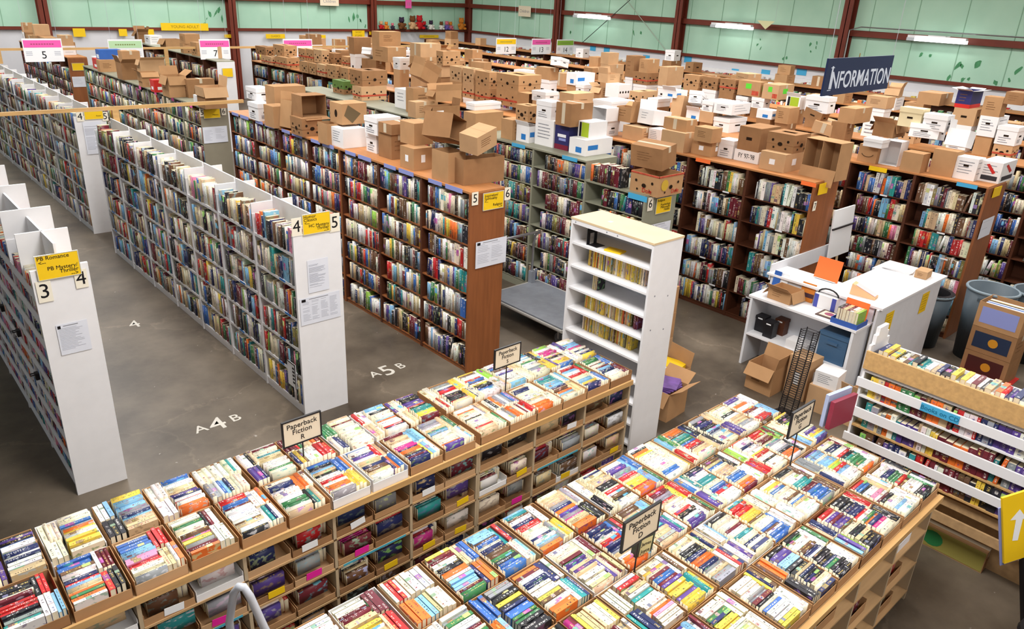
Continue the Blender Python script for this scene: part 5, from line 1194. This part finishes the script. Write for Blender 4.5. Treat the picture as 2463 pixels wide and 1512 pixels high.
lf = thing('leaflet_holder', 'clear leaflet holder with blue and white flyers on the desk', 'holder', (8.2, 4.14, .906), (0, math.radians(10), 0)); part('holder', MB().box(-.05, -.1, 0, .03, .1, .012).box(.02, -.1, 0, .03, .1, .2), CWHITE, lf); part('flyer', MB().box(-.0, -.09, .012, .01, .01, .24), WTAPE, lf); part('flyer', MB().box(-.02, .0, .012, -.01, .09, .25), CBLUE, lf)
bb = thing('picture_card', 'orange and brown sunset card leaning on the desk back', 'card', (8.2, 3.78, .906), (0, math.radians(12), 0)); part('card', MB().box(-.004, -.085, 0, .004, .085, .22), mat('sunset_orange', '#c9782c', .5, .3), bb); part('horizon_print', MB().box(-.0055, -.085, .05, -.004, .085, .1), mat('sunset_dark', '#4a3038', .5, .3), bb)
sb_ = thing('striped_carton', 'white box with blue stripes and dark handle on the desk', 'box', (8.2, 3.52, .906)); part('body', MB().box(-.06, -.13, 0, .06, .13, .16), CWHITE, sb_); part('stripe', MB().box(-.062, -.13, 0, -.06, -.08, .16), mat('stripe_blue', '#4a52a6', .5, .3), sb_); part('stripe', MB().box(-.062, .08, 0, -.06, .13, .16), MATS['stripe_blue'], sb_)
part('handle', MB().tube([(0, -.12, .16)]+[(0, -.12*math.cos(math.pi*k/8), .16+.07*math.sin(math.pi*k/8)) for k in range(1, 8)]+[(0, .12, .16)], .01, 6), BLACKP, sb_)
wd = thing('wedge_display', 'peach wedge holder with a pink card on the desk counter', 'holder', (8.42, 3.22, 1.106), (0, 0, math.radians(8)))
mb = MB(); mb.v = [(-.06, -.14, 0), (.06, -.14, 0), (.06, .14, 0), (-.06, .14, 0), (-.06, .13, .13), (.06, .13, .13), (-.06, -.14, .03), (.06, -.14, .03)]; mb.f = [(0, 3, 2, 1), (0, 1, 7, 6), (6, 7, 5, 4), (3, 4, 5, 2), (0, 6, 4, 3), (1, 2, 5, 7)]; mb.m = [0]*6
part('wedge', mb, PEACH, wd); part('pink_card', MB().box(-.055, -.12, .042, .055, .12, .047), mat('pale_pink_card', '#f3c7c9', .5, .3), wd, (0, -.005, .038), (math.radians(20), 0, 0))
for k in range(5): slab('paper_sheet', f'white paper sheet, {ordw(k+1)} up in the pile on the desk counter', 'paper', (9.78, 3.38, 1.106+k*.005), .30, .34, .004, WTAPE, (0, 0, .05*k), 'papers piled on the counter')
slab('framed_card', 'dark framed card lying on the desk work surface', 'frame', (8.02, 3.38, .906), .22, .24, .01, mat('frame_dark', '#5b4640', .5, .3)); o = bpy.data.objects['framed_card']; part('picture', MB().box(-.08, -.09, .01, .08, .09, .012), CREAMSIGN, o); part('oval_print', MB().disc((0, 0, .0125), .05, 'z', rx=.06), mat('rose_print', '#9c5068', .5, .3), o)
tr_ = thing('book_basket', 'blue wire basket of books at the near end of the desk', 'basket', (8.10, 3.12, .906)); tr_.location.x = 7.98; tr_.location.y = 3.14
part('basket', walls(.26, .3, .06), mat('blue_basket', '#3c5fae', .5, .3), tr_)
y = 3.01
for k in range(7):
    t = rb.uniform(.025, .04); bk = Bk((7.87, y, .912+.18), (0, t, 0), (0, 0, -.165), (.2, 0, 0), pick(P_DARK if k % 2 else P_TABLE), None); single('basket_book', bk, f'{bk.cn} book, {ordw(k+1)} spine in the blue basket on the desk', 'book', 'books in the blue basket'); y += t+.001
def bottle(x, y, z, m, label):
    r_ = thing('camera_case', label, 'case', (x, y, z)); part('body', MB().box(-.06, -.06, 0, .06, .06, .16), m, r_); part('lid', MB().box(-.065, -.065, .16, .065, .065, .2), m, r_); part('label_patch', MB().box(-.067, -.03, .165, -.065, .03, .18), WTAPE, r_)
bottle(7.97, 4.02, .421, BLACKP, 'black case at the front of the desk shelf'); bottle(8.05, 4.18, .421, BLACKP, 'black case behind, against the desk side'); bottle(8.16, 3.98, .421, DKBROWN, 'brown case on the desk shelf')
slab('file_box', 'low white box on the desk shelf', 'box', (7.95, 3.62, .421), .18, .26, .1, CWHITE)
ch = thing('storage_bin', 'blue plastic lidded bin on the desk shelf by the desk end', 'bin', (8.02, 3.22, .421)); BCH = mat('blue_bin_plastic', '#3f5f7f', .45, .4)
part('body', MB().box(-.13, -.16, 0, .14, .16, .3), BCH, ch); part('lid', MB().box(-.14, -.17, .3, .15, .17, .34), BCH, ch); part('grip', MB().box(-.155, -.06, .22, -.13, .06, .25), BCH, ch)
# tall black wire card rack between the desk and the trays
wr = thing('wire_rack', 'black wire rack standing among cartons before the desk', 'rack', (7.12, 3.22, 0), (0, math.radians(8), 0)); 
part('base', MB().box(-.14, -.14, 0, .14, .14, .02), BLACKP, wr); mb = MB()
for x in (-.07, .07):
    for y in (-.07, .07): mb.tube([(x, y, .02), (x, y, 1.0)], .006, 6)
part('upright', mb, BLACKP, wr); mb = MB()
for k in range(36):
    z = .05+k*.0268
    for p, q in (((-.07, -.07), (.07, -.07)), ((-.07, -.07), (-.07, .07)), ((.07, -.07), (.07, .07)), ((-.07, .07), (.07, .07))): mb.tube([(*p, z), (*q, z)], .0035, 5)
part('wire_rungs', mb, BLACKP, wr)
# ---------------------------------------------------------------- rack of audio books at the table end
rk = thing('display_rack', 'white slatted rack of audio books beside the broad table', 'rack', (5.9, -.6, 0)); LK = 2.72
part('side_panel', MB().box(0, LK-.02, .6, .34, LK, 1.62).box(.04, LK-.03, 1.62, .26, LK, 1.70).box(.07, LK-.03, 1.70, .23, LK, 1.76), WHITE, rk); part('side_panel', MB().box(0, 0, .6, .34, .02, 1.72), WHITE, rk)
part('top_board', MB().box(-.022, 0, 1.42, 0, LK, 1.575), PINE, rk); part('rear_panel', MB().box(.32, .02, .6, .34, LK-.02, 1.55), WHITE2, rk)
for z in (1.40, 1.175, .90, .66): part('shelf', MB().box(0, .02, z-.015, .32, LK-.02, z), WHITE if z > 1 else PINE, rk)
for z0, z1 in ((1.255, 1.33), (.985, 1.065), (.74, .81)): part('slat', MB().box(-.02, 0, z0, 0, LK+.02, z1), WHITE, rk)
part('base_cabinet', MB().box(.05, .02, .0, .34, .06, .6).box(.05, LK-.06, 0, .34, LK-.02, .6).box(.05, .02, .52, .07, LK-.02, .6).box(.05, .02, .36, .07, LK-.02, .44).box(.3, .02, 0, .34, LK-.02, .6), PLY, rk)
lb_ = thing('shelf_sign', 'light blue Books on CD strip on the rack slat', 'sign', (5.876, 1.485, 1.292)); part('card', MB().box(-.003, -.14, -.034, .003, .14, .034), SKYTAG, lb_); text('Books on CD', .05, mat('teal_ink', '#1d6f93', .5, .2), lb_, (-.004, 0, 0), FACE_X)
P_CD = weights('black:9 maroon:6 red:5 white:8 navy:5 tan:4 brown:4 green:3 teal:3 purple:3 yellow:3 orange:3 grey:5')
for z, hm in ((1.176, .2), (.901, .24), (.661, .22)): fill(5.905, -1, -.55, 2.08, z, hm, .28, P_CD, ('rack', 1, {1.176: 1, .901: 2, .661: 3}[z]), (.17, .235), (.02, .06), .99)
y = -.5
while y < 2.05:
    t = rb.uniform(.022, .045); SHELF.append(Bk((5.93+rb.uniform(0, .02), y, 1.575+rb.uniform(-.01, .03)), (0, t, 0), (0, 0, -.16), (rb.uniform(.17, .24), 0, 0), pick(P_CD), ('rack tray', 1, 4))); SHELF[-1].lab = (('rack top', 1, 1), int((2.1-y)/.035)+1); y += t+.001
slab('atlas', 'tall dark red picture book leaning at the rack end', 'book', (5.48, 2.05, 1.07), .30, .035, .24, mat('dark_red_cover', '#8f2740', .4, .4), (0, 0, math.radians(-8)))
slab('atlas', 'tall pale blue picture book leaning at the rack end', 'book', (5.48, 2.10, 1.07), .30, .03, .28, mat('pale_blue_cover', '#aab6d8', .4, .4), (0, 0, math.radians(-8)))
# leaning yellow sign board at the frame corner
yf = thing('direction_sign', 'tilted yellow sign board with a white arrow by the rack', 'sign', (5.24, .60, .86), (math.radians(-8), math.radians(-14), math.radians(-30))); part('board', MB().box(-.16, -.008, 0, .2, .008, .5), YELLOW, yf); part('rear_board', MB().box(-.175, .009, -.02, .19, .016, .42), PERI, yf)
part('arrow_print', MB().quad([(-.1, -.009, .16), (-.06, -.009, .15), (-.02, -.009, .3), (.01, -.009, .29), (-.04, -.009, .38), (-.11, -.009, .32), (-.07, -.009, .31)]), WTAPE, yf)
part('post', MB().box(-.02, .0, -.78, .02, .03, .05), BLACKP, yf)
st = thing('black_stool', 'dark stool in the shadow at the frame corner', 'stool', (5.0, .30, 0)); part('seat', MB().lathe([(.001, .50), (.17, .50), (.18, .53), (.17, .56), (.001, .56)], 24), BLACKP, st)
for a in range(4): part('leg', MB().tube([(.12*math.cos(a*1.57+.8), .12*math.sin(a*1.57+.8), .5), (.2*math.cos(a*1.57+.8), .2*math.sin(a*1.57+.8), 0)], .014, 8), BLACKP, st)
fb = carton('k', (6.16, 1.2, 0), .12, .55, .2, 0, (0, 0), 'yellow and green printed carton on the floor below the rack', None); part('printed_panel', MB().box(-.063, -.27, .01, -.06, .27, .19), mat('olive_yellow', '#968c48', .7, .2), fb); part('leaf_print', MB().disc((-.0645, .12, .1), .08, 'x', rx=.07), mat('leaf_green', '#2d7a45', .7, .2), fb)
# ---------------------------------------------------------------- flat cart
fc = thing('flat_cart', 'grey flatbed cart parked between the brown and metal rows', 'cart', (6.28, 5.86, 0)); W_, D_ = 1.0, 1.5
part('deck', MB().box(.03, .03, .255, W_-.03, D_-.03, .275), DECK, fc); rim = [(0, 0, .25), (W_, 0, .25), (W_, D_, .25), (0, D_, .25), (0, 0, .25)]
part('rim', MB().tube(rim, .022, 8), mat('pale_bumper', '#b7b4ae', .5, .3), fc)
part('handle', MB().tube([(.15, D_-.03, .25), (.15, D_-.03, .85), (.15, D_-.06, .98), (.15, D_-.12, 1.05)], .018, 10).tube([(.85, D_-.03, .25), (.85, D_-.03, .85), (.85, D_-.06, .98), (.85, D_-.12, 1.05)], .018, 10).tube([(.15, D_-.12, 1.05), (.85, D_-.12, 1.05)], .018, 10), STEEL, fc)
part('handle_socket', MB().box(.11, D_-.07, .25, .19, D_, .45).box(.81, D_-.07, .25, .89, D_, .45), DECK, fc)
for x in (.12, .88):
    for y in (.14, 1.36):
        mb = MB().lathe([(.001, -.02), (.075, -.02), (.08, -.01), (.08, .01), (.075, .02), (.001, .02)], 20); mb.v = [(v[2], v[0], v[1]) for v in mb.v]
        wv = part('wheel', mb, RUBBER, fc, (x, y, .081)); part('fork', MB().box(-.035, -.015, 0, -.025, .015, .15).box(.025, -.015, 0, .035, .015, .15).box(-.04, -.03, .15, .04, .03, .165), STEEL, wv)
# ---------------------------------------------------------------- bins, floor boxes, ladder rail
def bin_(x, y, h, r, label):
    o = thing('waste_bin', label, 'bin', (x, y, 0), 0, 'blue grey plastic bins'); part('body', MB().lathe([(.001, .01), (r*.8, .01), (r*.8, 0), (r, h), (r-.012, h), (r*.78, .02), (.001, .02)], 36), CANM, o, smooth=True); part('rim', MB().lathe([(r-.006, h-.03), (r+.015, h-.03), (r+.018, h-.01), (r+.01, h+.006), (r-.012, h)], 36), mat('bin_rim', '#7f8e98', .4, .4), o, smooth=True)
    part('grip', MB().box(r, -.06, h-.12, r+.03, .06, h-.08).box(-r-.03, -.06, h-.12, -r, .06, h-.08), CANM, o)
bin_(10.42, 3.12, .74, .24, 'narrow bin with a black liner beside the desk end'); part('liner', MB().lathe([(.25, .70), (.252, .748), (.2, .748), (.15, .5), (.001, .42)], 28), BLACKP, bpy.data.objects['waste_bin'])
bin_(10.56, 2.50, .95, .29, 'large open bin with a pale rim before the reddish row end'); bin_(11.05, 2.10, .92, .29, 'large dark bin at the photo edge past the pale-rimmed one')
for k in range(3):
    b_ = carton('on' if k == 2 else 'k', (10.08, 2.18, .013+k*.318), .4, .5, .31, -3, (0, 0), ('lowest', 'middle', 'topmost')[k]+' printed fruit carton in the stack beside the bins', 'stacked fruit cartons beside the bins')
    part('printed_panel', MB().box(-.203, -.2, .06, -.2, .2, .26), (mat('dark_wine', '#4a2320', .6, .2), mat('night_blue', '#27324a', .6, .2), PERI)[k], b_)
    if k < 2: part('fruit_print', MB().disc((-.204, -.02, .16), .055, 'x'), mat('fruit_orange', '#c98b28', .7, .2), b_)
for k in range(6): slab('magazine', f'glossy magazine, {ordw(k+1)} along the topmost fruit carton', 'magazine', (9.97+.035*k, 2.18, .70), .03, .42, .24, (CWHITE, CBLUE, CWHITE, BLACKP, PEACH, CWHITE)[k], (0, 0, 0), 'magazines in the topmost fruit carton')
slab('red_tray', 'red plastic tray under the fruit carton stack', 'tray', (10.0, 2.18, 0), .62, .6, .011, CRED)
b_ = carton('o', (6.1, 4.12, 0), .36, .34, .33, 4, (0, 0), 'open carton of purple magazines on the floor behind the tall bookcase'); 
for k in range(4): slab('magazine', f'purple covered magazine, {ordw(k+1)} up in the open floor carton', 'magazine', (6.1+.01*k, 4.12, .30+.012*k), .28, .24, .01, mat('purple_cover', '#6a4a8f', .3, .5, var=.4, scale=9), (0, 0, .15*k), 'magazines in the open floor carton')
b_ = carton('o', (6.5, 4.42, 0), .42, .36, .31, -8, (0, 0), 'open carton of yellow directories on the floor behind the tall bookcase')
slab('directory', 'yellow and white directory on top of the floor carton', 'book', (6.58, 4.42, .27), .24, .3, .05, YELLOW, (0, 0, .2)); slab('directory', 'white patterned catalogue beside the yellow directory', 'book', (6.36, 4.46, .27), .2, .28, .05, PAPER, (0, 0, -.1))
for k in range(3): carton('k', (6.95, 5.0, .001+k*.33), .4, .36, .325, 2*k, (0, 0), ('lowest', 'middle', 'topmost')[k]+' carton of the stack half hidden by the tall bookcase', 'cartons stacked behind the tall bookcase')
slab('ring_binder_case', 'dark blue case lying on the lowest brown shelf', 'case', (5.10, 7.55, .062), .22, .5, .24, mat('dark_blue_case', '#1f2438', .4, .4)); part('label_strip', MB().box(-.112, -.2, .1, -.11, .2, .15), WTAPE, bpy.data.objects['ring_binder_case'])
ld = thing('step_ladder', 'grey tubular handrail of a step ladder before the long table', 'ladder', (1.05, 3.08, 0)); 
part('handrail', MB().tube([(-.02, .16, .0), (-.02, .16, .9), (-.012, .06, 1.17), (.0, .01, 1.245), (.02, -.01, 1.245), (.045, -.01, 1.17), (.09, -.04, .95), (.22, -.12, .45), (.3, -.18, 0)], .021, 14), GREYP, ld, smooth=True)
part('handrail', MB().tube([(-.48, .16, .0), (-.48, .16, .9), (-.472, .06, 1.0), (-.4, -.04, .8), (-.2, -.18, 0)], .021, 14), GREYP, ld, smooth=True)
for k in range(3): part('step', MB().box(-.46, -.12+.08*k, .25+.22*k, .0+.06*k, .10+.04*k, .275+.22*k), DECK, ld)
SHT = thing('pennant', 'pale yellow triangular pennant hanging before the green wall', 'pennant', (XR-.5, 13.2, 3.66)); part('cloth', MB().quad([(0, .3, 0), (0, -.3, 0), (0, -.02, -.24)]).quad([(.004, .3, 0), (.004, -.3, 0), (.004, -.02, -.24)]), mat('pale_yellow_cloth', '#e4e3b4', .7, .1), SHT); part('string', MB().tube([(0, -.3, 0), (0, -.3, 2.9)], .003, 5), GREYP, SHT)
# ---------------------------------------------------------------- the 300 shelved books that show largest are single things, the rest one mass
for bk in SHELF:
    bk.rate()
    if bk.lab is None: bk.score *= .0
near = sorted((b for b in SHELF if b.score > 0), key=lambda b: -b.score)[:300]
keep = set(id(b) for b in near)
for bk in near:
    (rw, bay, tier), n_ = bk.lab[0], bk.lab[1]
    single('hardcover_book', bk, f'{bk.cn} book, {ordw(n_)} on {ordw(tier)} shelf down, {ordw(bay)} bay, {rw}', 'book', 'books on the shelves of the near rows')
o = batch('shelved_books', [b for b in SHELF if id(b) not in keep]); tag(o, 'thousands of books packed on the bookcases down the hall', 'books'); o['kind'] = 'stuff'
